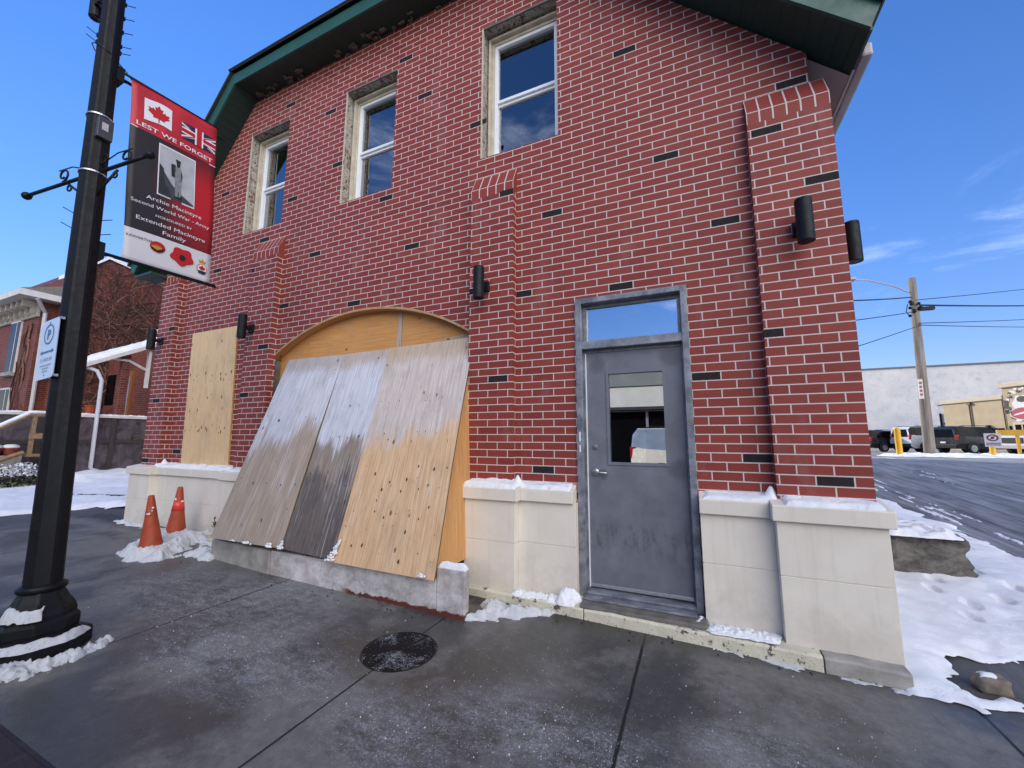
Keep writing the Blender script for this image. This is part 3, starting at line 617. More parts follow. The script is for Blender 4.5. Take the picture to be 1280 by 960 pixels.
pts = [(-3.0, 2.70), (-2.2, 2.70), (-2.2, 2.83), (-2.6, 2.80), (-3.0, 2.745)]; mb.face([(x, .108, z) for x, z in pts], 0, [(z, x) for x, z in pts]); build(mb, 'weathered_strip', M['ply_weath'], BLD)

# roof ------------------------------------------------------------
OY = -.38
lW, rW = [(-8.86, 4.462), (-6.46, 7.27)], [(-1.31, 7.27), (1.335, 4.625)]
soff = [(-8.86, 4.462), (-6.47, 7.27), (-1.315, 7.27), (1.335, 4.625)]   # underside line of the overhang
topl = [(-8.98, 4.62), (-6.56, 7.46), (-1.24, 7.46), (1.41, 4.80)]       # top line of the fascia
RF = None
mb = MB(); ridge = (-3.9, 9.95); Yr, Yb = 2.2, 24.4
def roofz(i, d=.02): return (topl[i][0], topl[i][1]+d)
A_, B2, C_, D_ = (roofz(i) for i in range(4))
up = .05
mb.face([(A_[0]-.03, OY-.04, A_[1]), (B2[0], OY-.04, B2[1]), (ridge[0], Yr, ridge[1]), (ridge[0], Yb, ridge[1]), (A_[0]-.03, Yb, A_[1])][::-1])
mb.face([(D_[0]+.03, OY-.04, D_[1]), (D_[0]+.03, Yb, D_[1]), (ridge[0], Yb, ridge[1]), (ridge[0], Yr, ridge[1]), (C_[0], OY-.04, C_[1])][::-1])
mb.face([(B2[0], OY-.04, B2[1]), (C_[0], OY-.04, C_[1]), (ridge[0], Yr, ridge[1])])
mb.face([(A_[0], Yb, A_[1]), (D_[0], Yb, D_[1]), (ridge[0], Yb, ridge[1])][::-1])
RF = build(mb, 'roof', M['shingle'], BLD)
sol = RF.modifiers.new('Solidify', 'SOLIDIFY'); sol.thickness = .035; sol.offset = 1
mb = MB()
for i in range(3):
    (xa, za), (xb, zb) = soff[i], soff[i+1]; (xc, zc), (xd, zd) = topl[i], topl[i+1]
    fr = [(xa, OY, za), (xb, OY, zb), (xd, OY, zd), (xc, OY, zc)]; bk = [(x, y+.03, z) for x, y, z in fr]
    for q in (fr, bk[::-1], [fr[0], bk[0], bk[1], fr[1]], [fr[3], fr[2], bk[2], bk[3]], [fr[0], fr[3], bk[3], bk[0]], [fr[1], bk[1], bk[2], fr[2]]): mb.face(q)
build(mb, 'fascia', M['green'], RF)
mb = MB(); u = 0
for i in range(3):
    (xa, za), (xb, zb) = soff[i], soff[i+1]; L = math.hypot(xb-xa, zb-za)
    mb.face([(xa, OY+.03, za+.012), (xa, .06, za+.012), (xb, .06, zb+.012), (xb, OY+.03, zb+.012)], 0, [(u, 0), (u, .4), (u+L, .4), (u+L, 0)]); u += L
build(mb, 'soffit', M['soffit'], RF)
mb = MB()    # battered strip where the old soffit meets the wall
for i in range(46):
    x = random.uniform(-6.4, -2.2); w = random.uniform(.02, .1); y = random.uniform(-.16, -.02); mb.box(x, x+w, y, y+random.uniform(.02, .06), 7.245+random.uniform(0, .02), 7.275)
build(mb, 'soffit_debris', simple('peeled_soffit', '#6b5f54', .9, .5, 30), RF)['kind'] = 'stuff'
# side eaves: open sloping soffit in pale metal, gutter along the edge
for sgn, xw, zw, xe, ze in ((1, 1.045, 4.915, 1.335, 4.625), (-1, -8.355, 5.05, -8.86, 4.462)):
    mb = MB(); q = [(xw, .061, zw), (xe, .061, ze), (xe, Yb, ze), (xw, Yb, zw)]; mb.face(q if sgn < 0 else q[::-1], 0, [(0, 0), (0, 0), (1, 0), (1, 0)])
    mb.box(*sorted((xe-sgn*.006, xe+sgn*.014)), .0, Yb, ze-.012, ze+.0, 0)
    build(mb, 'eave_soffit', M['grey_metal'], RF)
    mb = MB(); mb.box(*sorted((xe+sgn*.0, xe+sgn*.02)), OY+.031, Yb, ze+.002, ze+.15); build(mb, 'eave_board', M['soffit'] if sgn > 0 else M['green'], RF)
    mb = MB(); y0 = -.12; x0, x1 = sorted((xe+sgn*.022, xe+sgn*.10)); mb.box(x0, x1, y0, Yb, ze-.005, ze+.11); build(mb, 'gutter', M['grey_metal'] if sgn > 0 else M['green'], RF, bevel=.02)
mb = MB(); mb.box(-8.86, -8.36, OY+.031, -.03, 4.40, 4.455); build(mb, 'eave_box', simple('green_eave_box', '#173a31', .5, .15, 5), RF, bevel=.01)
mb = MB(); mb.tube([(-8.80, .1, 4.45), (-8.6, .04, 4.2), (-8.50, .02, 3.55), (-8.56, -.02, 3.5), (-8.68, -.06, 3.48)], .035, 8); build(mb, 'downspout', simple('white_downspout', '#c9ccd2', .5, .15, 8), BLD, smooth=True)

# snow along the stone caps and ledge
mb = MB()
def capsnow(x0, x1, y0, y1, h, seed, spike=None):
    P2 = [(x0, y0+.004), (x1, y0+.004), (x1, y1+.06), (x0, y1+.06)]
    def zf(x, y):
        z = 1.15+(y-y0)*.22
        if spike is not None: z += .075*math.exp(-((x-spike[0])/.035)**2-((y-spike[1])/.03)**2)
        return z
    snow_patch(mb, sd_poly(P2), bbox(P2, .02), zf, h*.75, .0115, .035, .012, seed, 14., .9, 6.)
capsnow(-2.15, -1.57, -.243, -.095, .055, 1.); capsnow(-1.66, -1.06, -.148, .005, .04, 2., (-1.615, -.075))
capsnow(.03, .56, -.148, .005, .03, 3., (.515, -.06)); capsnow(.57, 1.15, -.243, -.095, .035, 4.); capsnow(-8.0, -6.08, -.148, .0, .05, 5., (-7.86, -.06)); capsnow(-6.05, -5.4, -.22, -.1, .03, 6.)
for (x0, x1, y0, y1, h, sd0) in ((-1.62, -1.13, -.265, -.115, .05, 1.5), (-1.2, -.97, -.27, -.1, .12, 2.5), (.0, .50, -.29, -.11, .03, 3.5), (-.09, .03, -.24, -.04, .06, 4.5)):
    P2 = [(x0, y0+.03), (x0+.05, y0), (x1-.04, y0), (x1, y1-.02), (x1-.05, y1), (x0+.02, y1)]
    snow_patch(mb, sd_poly(P2), bbox(P2, .03), lambda x, y: .215, h*.8, .009, .075, .02, sd0, 11., .8, 14., .012)
stuff_snow(mb, 'ledge_snow', 'snow lying along the stone caps and the door ledge of the brick building')
# ------------------------------------------------------------------ plywood hoarding on its concrete curb
HB = thing('plywood_hoarding', 'three weathered plywood sheets leaning from the arch down onto the concrete curb', 'hoarding', (-3.6, -.6, .3))
def sheet(tl, tr, bl, br, mat, th=.016, screws=()):
    mb = MB(); n = 10
    P = [Vector(p) for p in (bl, br, tr, tl)]; nrm = (P[1]-P[0]).cross(P[3]-P[0]).normalized(); W_ = (P[1]-P[0]).length
    top, bot = [], []
    for j in range(n+1):
        for i in range(5):
            s, t = i/4, j/n; p = P[0].lerp(P[1], s).lerp(P[3].lerp(P[2], s), t)
            p = p+nrm*(.018*math.sin(math.pi*t)*(s-.3)+.004*nz(s*3+P[0].x, t*4))
            top.append(p); bot.append(p-nrm*th)
    uv = [((i/4)*W_, j/n*2.42) for j in range(n+1) for i in range(5)]
    fs = [(j*5+i, j*5+i+1, (j+1)*5+i+1, (j+1)*5+i) for j in range(n) for i in range(4)]
    mb.poly(top, fs, 0, uv); mb.poly(bot, [f[::-1] for f in fs], 0, uv)
    rim = [j*5 for j in range(n+1)][::-1]+[i for i in range(1, 5)]+[j*5+4 for j in range(1, n+1)]+[n*5+i for i in range(3, -1, -1)]
    for a, b in zip(rim, rim[1:]+rim[:1]): mb.face([top[a], bot[a], bot[b], top[b]], 1)
    for s, t in screws:
        p = P[0].lerp(P[1], s).lerp(P[3].lerp(P[2], s), t)+nrm*(.018*math.sin(math.pi*t)*(s-.3)+.005); r = random.choice((.004, .005, .006, .008, .010, .013))
        ex = (P[1]-P[0]).normalized(); ey = nrm.cross(ex); mb.face([p+(ex*math.cos(k*math.pi/3)*r*.8+ey*math.sin(k*math.pi/3)*r*1.5) for k in range(6)], 2)
    return build(mb, 'plywood_sheet', [mat, M['ply_edge'], M['screw']], HB)
M['ply_edge'] = simple('ply_edge_dark', '#6b5a45', .85, .35, 40); M['screw'] = simple('rusty_screw', '#43301f', .8, .3, 40)
def rows(ts, n, jit=.02): return [((i+.5)/n+random.uniform(-.04, .04), t+random.uniform(-jit, jit)) for t in ts for i in range(n) if random.random() < .62]
yb = -.80
sheet((-5.24, .055, 2.729), (-4.165, .055, 2.721), (-5.17, yb-.005, .478), (-3.968, yb-.005, .487), M['ply1'], screws=rows((.9, .62, .4, .28, .15), 5))
sheet((-4.155, .045, 2.721), (-3.30, .045, 2.727), (-3.962, yb, .486), (-3.1, yb, .457), M['ply2'], screws=rows((.93, .7, .5, .33, .3), 6))
sheet((-3.372, .02, 2.728), (-2.19, .02, 2.748), (-3.215, yb-.03, .452), (-2.045, yb-.03, .446), M['ply3'], screws=rows((.9, .7, .525, .5, .4, .34, .3, .235, .2, .15, .06), 8))
for x in (-2.105, -5.20):   # side cheeks closing the wedge
    mb = MB(); q = [(x, .1, .45), (x, -.77, .47), (x-(.1 if x > -3 else .03), .06, 2.7), (x-(.1 if x > -3 else .03), .1, 2.7)]
    mb.face(q, 0, [(p[1], p[2]) for p in q]); mb.face([(p[0]-.014, p[1], p[2]) for p in q][::-1], 0, [(p[1], p[2]) for p in q][::-1])
    build(mb, 'side_cheek', M['ply_orange'], HB)
CB = thing('concrete_curb', 'low stained concrete curb wall standing under the leaning plywood sheets', 'curb', (-3.6, -.74, .15))
mb = MB(); mb.box(-4.2, -2.08, -.74, -.62, .02, .43); build(mb, 'curb_wall', M['curb'], CB, bevel=.012)
mb = MB(); mb.box(-5.33, -4.203, -.745, -.60, .02, .425)
for i, v in enumerate(mb.v):
    if v[0] < -5: mb.v[i] = (v[0], v[1]+.05, v[2])
build(mb, 'curb_end', M['concrete'], CB, bevel=.02)
mb = MB(); mb.box(-2.08, -1.80, -.742, -.665, .02, .525); build(mb, 'end_slab', M['curb'], CB, bevel=.008)
mb = MB()
P2 = [(-2.075, -.735), (-1.805, -.735), (-1.805, -.67), (-2.075, -.67)]
snow_patch(mb, sd_poly(P2), bbox(P2, .012), lambda x, y: .523, .05, .005, .034, .002, 4., 9., 1.0, 3.)
for x, y, z, w, h, n in ((-4.12, -.835, .497, .05, .035, 50), (-3.94, -.83, .50, .03, .07, 55), (-3.22, -.845, .47, .06, .05, 70), (-3.19, -.825, .53, .03, .08, 60), (-3.17, -.80, .60, .012, .05, 25), (-2.16, -.862, .475, .03, .02, 22), (-4.5, -.82, .49, .07, .012, 30), (-4.75, -.82, .49, .05, .01, 16)):
    for k in range(n):
        t_ = random.random()**1.6; mb.ball((x+random.gauss(0, w*.5*(1-.6*t_)), y+random.uniform(-.012, .008)+.28*h*t_, z+h*t_), random.uniform(.004, .013), 6, 0, (1.1, .7, .9))
for v in range(len(mb.v)): p = mb.v[v]; q = .004*nz(p[0]*30, p[1]*30, p[2]*30); mb.v[v] = (p[0]+q, p[1]+q*.3, p[2]+q)
stuff_snow(mb, 'curb_snow', 'snow caught on the concrete curb and at the feet of the plywood sheets')
# ground snow by curb end, between curb and ledge, by the cones and building corner
mb = MB()
for P2, h, sd0 in (([(-1.79, -.70), (-1.5, -.55), (-1.3, -.40), (-1.22, -.33), (-1.5, -.30), (-1.8, -.3)], .10, 1.), ([(-5.75, -.75), (-5.38, -.82), (-5.2, -.78), (-5.36, -.55), (-5.6, -.5)], .12, 2.),
                   ([(-6.5, -.35), (-5.8, -.45), (-5.4, -.35), (-5.4, -.24), (-6.6, -.24)], .06, 3.), ([(-6.4, -1.12), (-5.95, -1.22), (-5.65, -1.0), (-5.95, -.6), (-6.3, -.12), (-6.98, -.22), (-6.8, -.75)], .15, 4.),
                   ([(-8.7, -.3), (-7.6, -.32), (-7.0, -.26), (-7.0, -.2), (-8.7, -.2)], .05, 5.), ([(-6.9, -.6), (-6.75, -.75), (-6.4, -.55), (-6.5, -.3)], .08, 6.), ([(.78, -.345), (1.0, -.36), (1.13, -.36), (1.12, -.315), (.8, -.315)], .022, 7.), ([(.1, -.315), (.6, -.335), (.6, -.31), (.1, -.29)], .012, 8.)):
    snow_patch(mb, sd_poly(P2), bbox(P2, .06), lambda x, y: g(x, y)+.006, h*.8, .0105, .14, .085, sd0, 8., .8, 7., .014)
stuff_snow(mb, 'snow_clumps', 'clumps of melting snow lying on the sidewalk by the wall and the cones', mat='snow_dirty')

# ------------------------------------------------------------------ wall lamps
def wall_lamp(label, x, y, z, side=False):
    root = thing('wall_lamp', label, 'wall lamp', (x, y, z), (0, 0, R(90) if side else 0), 'cylinder wall lamps on the brick')
    if proto.get('lamp'):
        for ch in proto['lamp'].children:
            c = ch.copy(); COL.objects.link(c); c.parent = root
        return root
    proto['lamp'] = root
    mb = MB(); mb.lathe([(.045, -.172), (.055, -.172), (.057, -.165), (.057, .165), (.055, .172), (.045, .172)], 28, (0, -.15, 0)); build(mb, 'lamp_body', M['black'], root, smooth=False, local=True)
    mb = MB(); mb.box(-.055, .055, -.03, 0, -.06, .055); mb.box(-.02, .02, -.1, -.03, -.025, .025); build(mb, 'mount', M['black'], root, bevel=.004, local=True)
    mb = MB(); mb.lathe([(.042, -.168), (.042, -.16)], 20, (0, -.15, 0)); build(mb, 'lens', simple('lamp_lens', '#b8b8b0', .3), root, local=True)
    return root
proto = {}
wall_lamp('black cylinder lamp on the far corner pilaster beside the neighbouring porch', -8.28, -.1, 3.26)
wall_lamp('black cylinder lamp just above the tall fresh plywood panel', -5.88, -.1, 3.22)
wall_lamp('black cylinder lamp on the pilaster between the arch and the steel door', -1.99, -.1, 3.25)
wall_lamp('black cylinder lamp on the front of the corner pilaster past the door', .853, -.1, 3.29)
wall_lamp('black cylinder lamp projecting from the side wall round the building corner', 1.137, .26, 3.26, True)

# ------------------------------------------------------------------ lamp post
LEAN = R(-4.0)
PX0, PY0 = -4.2, -2.42; PZ0 = g(PX0, PY0)
LP = thing('lamp_post', 'tall black fluted lamp post with snow on its flared base', 'lamp post', (PX0, PY0, PZ0), (0, LEAN, 0))
mb = MB(); mb.lathe([(.275, -.05), (.275, .09), (.26, .105), (.2, .11), (.2, .13), (.205, .15), (.205, .2), (.185, .225), (.185, .25), (.175, .28), (.145, .33), (.118, .385), (.112, .4)], 8, ph=.5)
build(mb, 'base', M['iron'], LP, local=True, bevel=.012, seg=3)
mb = MB(); mb.lathe([(.11, .395), (.122, .405), (.126, .42), (.122, .435), (.106, .445)], 32); build(mb, 'collar', M['iron'], LP, local=True, smooth=True)
mb = MB(); n = 32; prof = [(.1, .44), (.064, 7.2)]; b = len(mb.v)
for r, z in prof:
    for k in range(n): a = 2*math.pi*k/n; rr = r*(1.0 if k % 4 in (0, 1) else (.955 if k % 4 == 2 else .955)); mb.v.append((rr*math.cos(a), rr*math.sin(a), z))
for k in range(n): mb.f.append((b+k, b+(k+1) % n, b+n+(k+1) % n, b+n+k)); mb.m.append(0); mb.uv.append([(0, 0)]*4)
build(mb, 'shaft', M['iron'], LP, local=True, bevel=.003)
def scroll(c, r, a0, turns, ax, n=26, th=.007):
    """flat iron curl in the vertical plane through direction ax"""
    pts = []
    for i in range(n+1):
        t = i/n; a = a0+turns*2*math.pi*t; rr = r*(1-.62*t); pts.append((c[0]+ax[0]*rr*math.cos(a), c[1]+ax[1]*rr*math.cos(a), c[2]+rr*math.sin(a)))
    return pts
ax = Vector((.95, .17, 0)).normalized(); zA = 3.64
mb = MB()
for s, L in ((1, .62), (-1, .80)):
    d = ax*s; p0 = d*.06+Vector((0, 0, zA)); p1 = d*L+Vector((0, 0, zA+.02*s+.0)); mb.tube([p0, p1], .014, 10); mb.ball(p1, .034, 14); mb.lathe([(.02, -.01), (.02, .01)], 10, p1-d*.04)
    mb.tube(scroll(p0+d*.30+Vector((0, 0, .075)), .062, R(-90), 1.1*s, d), .008, 6); mb.tube(scroll(p0+d*.05+Vector((0, 0, .1)), .05, R(0), 1.0*s, d), .008, 6)
    mb.tube([d*.07+Vector((0, 0, zA-.22)), d*.16+Vector((0, 0, zA-.12)), d*.28+Vector((0, 0, zA-.03))], .010, 8); mb.tube(scroll(p0+d*.2+Vector((0, 0, -.07)), .035, R(90), 1.0*s, d), .007, 6)
    mb.tube([p0+Vector((0, 0, .06)), p0+d*.2+Vector((0, 0, .13)), p0+d*.36+Vector((0, 0, .13))], .005, 6)
build(mb, 'basket_bracket', M['black'], LP, local=True, smooth=True)
for z, y1 in ((4.66, .26), (2.985, .25)):
    mb = MB(); mb.box(-.055, .055, .055, .105, z-.07, z+.07); mb.tube([(.0, .1, z-.01), (0, .15, z), (0, .98, z+.03)], [.02, .014, .009], 10); build(mb, 'banner_bracket', M['black'], LP, local=True)
mb = MB(); mb.box(.07, .115, -.045, .055, 3.93, 4.12); build(mb, 'junction_box', simple('dark_grey_plastic', '#3a3b40', .5, .15, 12), LP, local=True, bevel=.006)
mb = MB(); mb.box(.1155, .119, -.02, .02, 4.0, 4.07); build(mb, 'box_label', M['grey_metal'], LP, local=True)
for z, r in ((4.15, .084), (3.62, .087)):
    mb = MB(); mb.lathe([(r, z), (r+.002, z), (r+.002, z+.012), (r, z+.012)], 32); build(mb, 'cable_tie', M['alu'], LP, local=True)
for z in (4.95, 5.1, 5.25, 5.4, 4.88, 3.25, 3.12):
    for s in (1, -1):
        mb = MB(); cx2, cy2 = s*.316, s*.95; mb.tube([(cx2*.075, cy2*.075, z), (cx2*.14, cy2*.14, z+.03)], .0035, 5); mb.box(cx2*.072-.008, cx2*.072+.008, cy2*.072-.008, cy2*.072+.008, z-.018, z+.018); build(mb, 'light_clip', M['black'], LP, local=True)
mb = MB(); mb.tube([(-.1, -.05, 4.85), (-.05, -.09, 4.86), (.03, -.09, 4.83), (.08, -.03, 4.78), (.04, .12, 4.72), (.02, .2, 4.66)], .004, 5); build(mb, 'loose_wire', M['black'], LP, local=True)
mb = MB(); mb.lathe([(.03, 5.2), (.045, 5.21), (.045, 5.75), (.03, 5.8)], 16, (-.15, -.06, 0)); mb.box(-.11, -.04, -.09, -.03, 5.3, 5.45); build(mb, 'floodlight', M['black'], LP, local=True, bevel=.003)
mb = MB(); mb.tube([(0, 0, 7.1), (0, 0, 7.4), (-.2, -.04, 7.65), (-.6, -.1, 7.6), (-.82, -.14, 7.2), (-.84, -.15, 6.55)], [.05, .04, .03, .03, .03, .03], 10); mb.lathe([(.05, 6.5), (.16, 6.3), (.2, 6.2), (.19, 6.19)], 20, (-.84, -.15, 0)); build(mb, 'lantern_arm', M['black'], LP, local=True, smooth=True)
# snow on the post base
mb = MB()
def ring(cx, cyy, rin, rout, a0, a1):
    def f(x, y):
        r = math.hypot(x-cx, y-cyy); a = math.degrees(math.atan2(y-cyy, x-cx)); da = min(a-a0, a1-a)
        return min(r-rin, rout-r, math.radians(da)*r)
    return f
bx, by = PX0, PY0
snow_patch(mb, ring(bx-.005, by, .2, .27, -150, 55), (bx-.35, bx+.35, by-.35, by+.35), lambda x, y: PZ0+.098, .042, .010, .03, .014, 3., 12., .9, 10.)
snow_patch(mb, ring(bx, by, .27, .40, -140, 50), (bx-.6, bx+.6, by-.6, by+.6), lambda x, y: g(x, y)+.005, .055, .009, .06, .09, 5., 11., .8, 18., .02)
def onbell(x, y):
    r = math.hypot(x-bx, y-by); P = [(.10, .42), (.118, .385), (.145, .33), (.175, .28), (.185, .255), (.22, .24)]
    for (ra, za), (rb, zb) in zip(P, P[1:]):
        if r <= rb: return PZ0+za+(zb-za)*max(0, (r-ra))/(rb-ra)
    return PZ0+.24
snow_patch(mb, ring(bx-.0, by, .15, .185, -95, -15), (bx-.25, bx+.25, by-.25, by+.25), onbell, .026, .006, .02, .012, 8., 16., .9, 14.)
stuff_snow(mb, 'post_snow', 'snow ringing the flared foot of the lamp post', mat='snow_dirty')

# ------------------------------------------------------------------ lettering helpers
TXT = {}
def glyphs(s, bold=.0):
    k = (s, bold)
    if k not in TXT:
        cu = bpy.data.curves.new('lettering', 'FONT'); cu.body = s; cu.size = 1; cu.offset = bold; cu.resolution_u = 3
        o = bpy.data.objects.new('lettering', cu); COL.objects.link(o); bpy.context.view_layer.update()
        me = bpy.data.meshes.new_from_object(o.evaluated_get(bpy.context.evaluated_depsgraph_get()))
        TXT[k] = ([tuple(v.co) for v in me.vertices], [tuple(p.vertices) for p in me.polygons])
        bpy.data.objects.remove(o); bpy.data.meshes.remove(me); bpy.data.curves.remove(cu)
    return TXT[k]
def text_on(mb, s, F, u0, u1, v, h, mat, bold=.012, lift=0, center=True):
    """write s so that it spans u0..u1 with cap height h at baseline v on surface F(u, v, lift)"""
    vs, fs = glyphs(s, bold); x0 = min(p[0] for p in vs); x1 = max(p[0] for p in vs); capz = .69
    mb.poly([F(u0+(p[0]-x0)/(x1-x0)*(u1-u0), v-p[1]/capz*h, lift) for p in vs], fs, mat)

# ------------------------------------------------------------------ banner
BN = thing('street_banner', 'red and black remembrance banner hanging from the lamp post', 'banner', (-4.45, -2.2, 3.1))
bTL, bTR, bBL, bBR = Vector((-4.45, -2.273, 4.822)), Vector((-4.45, -1.567, 4.873)), Vector((-4.45, -2.170, 3.144)), Vector((-4.45, -1.471, 3.165))
def BF(u, v, lift=0):
    p = bTL.lerp(bTR, u).lerp(bBL.lerp(bBR, u), v)
    return (p.x+.03*math.sin(v*math.pi)*math.sin(u*2.6+.3)+.006*math.sin(v*9+u*2)+lift, p.y, p.z)
def bmat():
    t = NT('banner_print'); u = t.sep(t.coord('UV')); c = t.coord('UV')
    n = t.noise(t.map(c, (3, 1, 1)), 1.4, 4, .6)
    red = t.mix(t.ramp(n, .3, .7), lin('#8d1522'), lin('#c5202e')); blk = lin('#1c1318')
    f = t.ramp(t.math('ADD', u[0], t.math('MULTIPLY', t.math('ADD', n, -.5), .5)), .25, .85, True)
    f = t.math('MULTIPLY', f, t.math('SUBTRACT', 1.0, t.math('MULTIPLY', t.ramp(u[1], .6, .85), .75)))
    f = t.math('MULTIPLY', f, t.ramp(u[1], .22, .42))
    mid = t.mix(f, blk, lin('#b01522')); top = t.mix(t.ramp(t.noise(c, 3.5, 5), .4, .65), lin('#a81c28'), lin('#c22a35'))
    col = t.mix(t.math('GREATER_THAN', u[1], .256), top, mid); col = t.mix(t.math('GREATER_THAN', u[1], .815), col, lin('#cfcdd3'))
    t.bsdf(col, .55, t.bump(t.noise(c, 5, 3), .1, .01)); return t.m
mb = MB(); nu, nv = 14, 30
vs = [BF(i/nu, j/nv) for j in range(nv+1) for i in range(nu+1)]; uv = [(i/nu, j/nv) for j in range(nv+1) for i in range(nu+1)]
fs = [(j*(nu+1)+i, j*(nu+1)+i+1, (j+1)*(nu+1)+i+1, (j+1)*(nu+1)+i)[::-1] for j in range(nv) for i in range(nu)]
mb.poly(vs, fs, 0, uv); bo = build(mb, 'banner_cloth', bmat(), BN, smooth=True); so = bo.modifiers.new('Solidify', 'SOLIDIFY'); so.thickness = .004; so.offset = -1
cw = simple('print_white', '#dcdce2', .6, .04, 4, 0); cr_ = simple('print_red', '#b3141f', .6, .08, 4, 0); cb = simple('print_black', '#131217', .6, .1, 4, 0); cbl = simple('print_navy', '#171d45', .6, .1, 4, 0)
cg = simple('print_grey', '#7d8187', .6, .35, 30, 0); cg2 = simple('print_dark_grey', '#3a3d43', .6, .4, 40, 0); cy_ = simple('print_gold', '#c28a24', .6, .1, 4, 0); cph = simple('print_photo_paper', '#a9adb2', .6, .2, 8, 0)
mb = MB(); l1, l2, l3, l4 = .004, .0055, .007, .0085
def bpoly(pts, mat, lift): mb.face([BF(u, v, lift) for u, v in pts][::-1], mat)
def brect(u0, v0, u1, v1, mat, lift): bpoly([(u0, v0), (u1, v0), (u1, v1), (u0, v1)], mat, lift)
def bdisc(u, v, ru, rv, mat, lift, n=18, w=0): bpoly([(u+ru*(1+w*math.sin(5*a))*math.cos(a), v+rv*(1+w*math.sin(5*a))*math.sin(a)) for a in (2*math.pi*k/n for k in range(n))], mat, lift)
def maple(u, v, s, mat, lift, asp=2.4):
    h = [(0, -1), (.18, -.62), (.38, -.72), (.3, -.22), (.56, -.46), (.64, -.28), (.98, -.34), (.86, -.02), (1.0, .1), (.5, .48), (.56, .66), (.06, .58), (.06, 1.0)]
    pts = h+[(-a, b) for a, b in h[::-1][:-1]]
    for i in range(len(pts)): bpoly([(u, v), (u+pts[i][0]*s, v+pts[i][1]*s/asp), (u+pts[(i+1) % len(pts)][0]*s, v+pts[(i+1) % len(pts)][1]*s/asp)], mat, lift)
brect(0, .254, 1, .2585, 0, l1)
# flag with leaf, slightly waving
for i in range(6):
    a, b = .13+i*.05, .13+(i+1)*.05; w = lambda q: .008*math.sin(q*14)
    bpoly([(a, .062+w(a)), (b, .062+w(b)), (b, .186+w(b)), (a, .186+w(a))], 0, l1)
maple(.285, .124, .12, 1, l2)
# the other flag
F0, F1, G0, G1 = .545, .985, .085, .186
brect(F0, G0, F1, G1, 3, l1)
um, vm = (F0+F1)/2, (G0+G1)/2
for (a, b, c_, d) in ((F0, G0, F1, G1), (F0, G1, F1, G0)):
    for wd, mt, lf in ((.035, 0, l2), (.014, 1, l3)): bpoly([(a, max(G0, b-wd*.5)), (a, min(G1, b+wd*.5)), (c_, min(G1, d+wd*.5)), (c_, max(G0, d-wd*.5))], mt, lf)
brect(um-.055, G0, um+.055, G1, 0, l3+.0005); brect(F0, vm-.019, F1, vm+.019, 0, l3+.0005); brect(um-.033, G0, um+.033, G1, 1, l4); brect(F0, vm-.011, F1, vm+.011, 1, l4)
text_on(mb, 'LEST WE FORGET', BF, .055, .95, .243, .023, 0, .01, l4+.001)
brect(.30, .285, .735, .582, 0, l1); brect(.312, .292, .722, .574, 7, l2)
bpoly([(.312, .40), (.40, .46), (.47, .50), (.56, .53), (.722, .565), (.722, .574), (.312, .574)], 5, l3); bpoly([(.312, .40), (.36, .42), (.38, .5), (.44, .54), (.45, .574), (.312, .574)], 6, l4-.0006)
# standing figure with a pack
for pts, mt in (([(.5, .345), (.535, .34), (.545, .365), (.53, .38), (.505, .378)], 2), ([(.49, .335), (.55, .337), (.548, .35), (.495, .35)], 2), ([(.48, .38), (.555, .382), (.56, .45), (.49, .455)], 4), ([(.44, .375), (.49, .37), (.498, .44), (.45, .445)], 2), ([(.49, .455), (.56, .45), (.565, .54), (.54, .555), (.535, .48), (.525, .555), (.495, .555)], 4), ([(.555, .385), (.575, .42), (.56, .46), (.55, .43)], 2), ([(.485, .552), (.53, .552), (.53, .562), (.485, .562)], 2), ([(.53, .55), (.575, .55), (.58, .56), (.535, .562)], 2)): bpoly(pts, mt, l4)
text_on(mb, 'Archie Macintyre', BF, .195, .83, .627, .021, 0, .0, l2); text_on(mb, 'Second World War - Army', BF, .045, .94, .668, .019, 0, .0, l2)
text_on(mb, 'HONOURED BY', BF, .30, .72, .712, .013, 0, .0, l2); text_on(mb, 'Extended Macintyre', BF, .105, .895, .757, .021, 0, .0, l2); text_on(mb, 'Family', BF, .385, .655, .797, .021, 0, .0, l2)
text_on(mb, 'KAWARTHA', BF, .02, .29, .862, .013, 2, .0, l2); text_on(mb, 'LAKES', BF, .27, .40, .872, .011, 1, .0, l4)
bdisc(.345, .875, .085, .03, 1, l2); bdisc(.335, .882, .06, .017, 8, l3); bpoly([(.26, .878), (.34, .892), (.43, .872), (.40, .895), (.34, .903), (.28, .893)], 2, l4)
bdisc(.63, .885, .135, .048, 1, l2, 30, .12); bdisc(.63, .89, .038, .016, 2, l4)
bdisc(.885, .915, .07, .029, 8, l2); bdisc(.885, .915, .058, .024, 0, l3); maple(.885, .912, .045, 1, l4); bpoly([(.835, .928), (.935, .928), (.93, .945), (.84, .945)], 3, l4)
bpoly([(.845, .88), (.84, .862), (.865, .872), (.885, .855), (.905, .872), (.93, .862), (.925, .88)], 8, l3)
build(mb, 'banner_artwork', [cw, cr_, cb, cbl, cg, cg2, simple('print_rock', '#23252a', .6, .4, 30, 0), cph, cy_], BN)
mb = MB(); mb.tube([bTL+Vector((0, -.05, 0)), bTR+Vector((0, .02, 0))], .011, 8); mb.tube([bBL+Vector((0, -.05, -.0)), bBR+Vector((0, .06, .0))], .009, 8); build(mb, 'banner_rod', M['black'], BN, smooth=True)

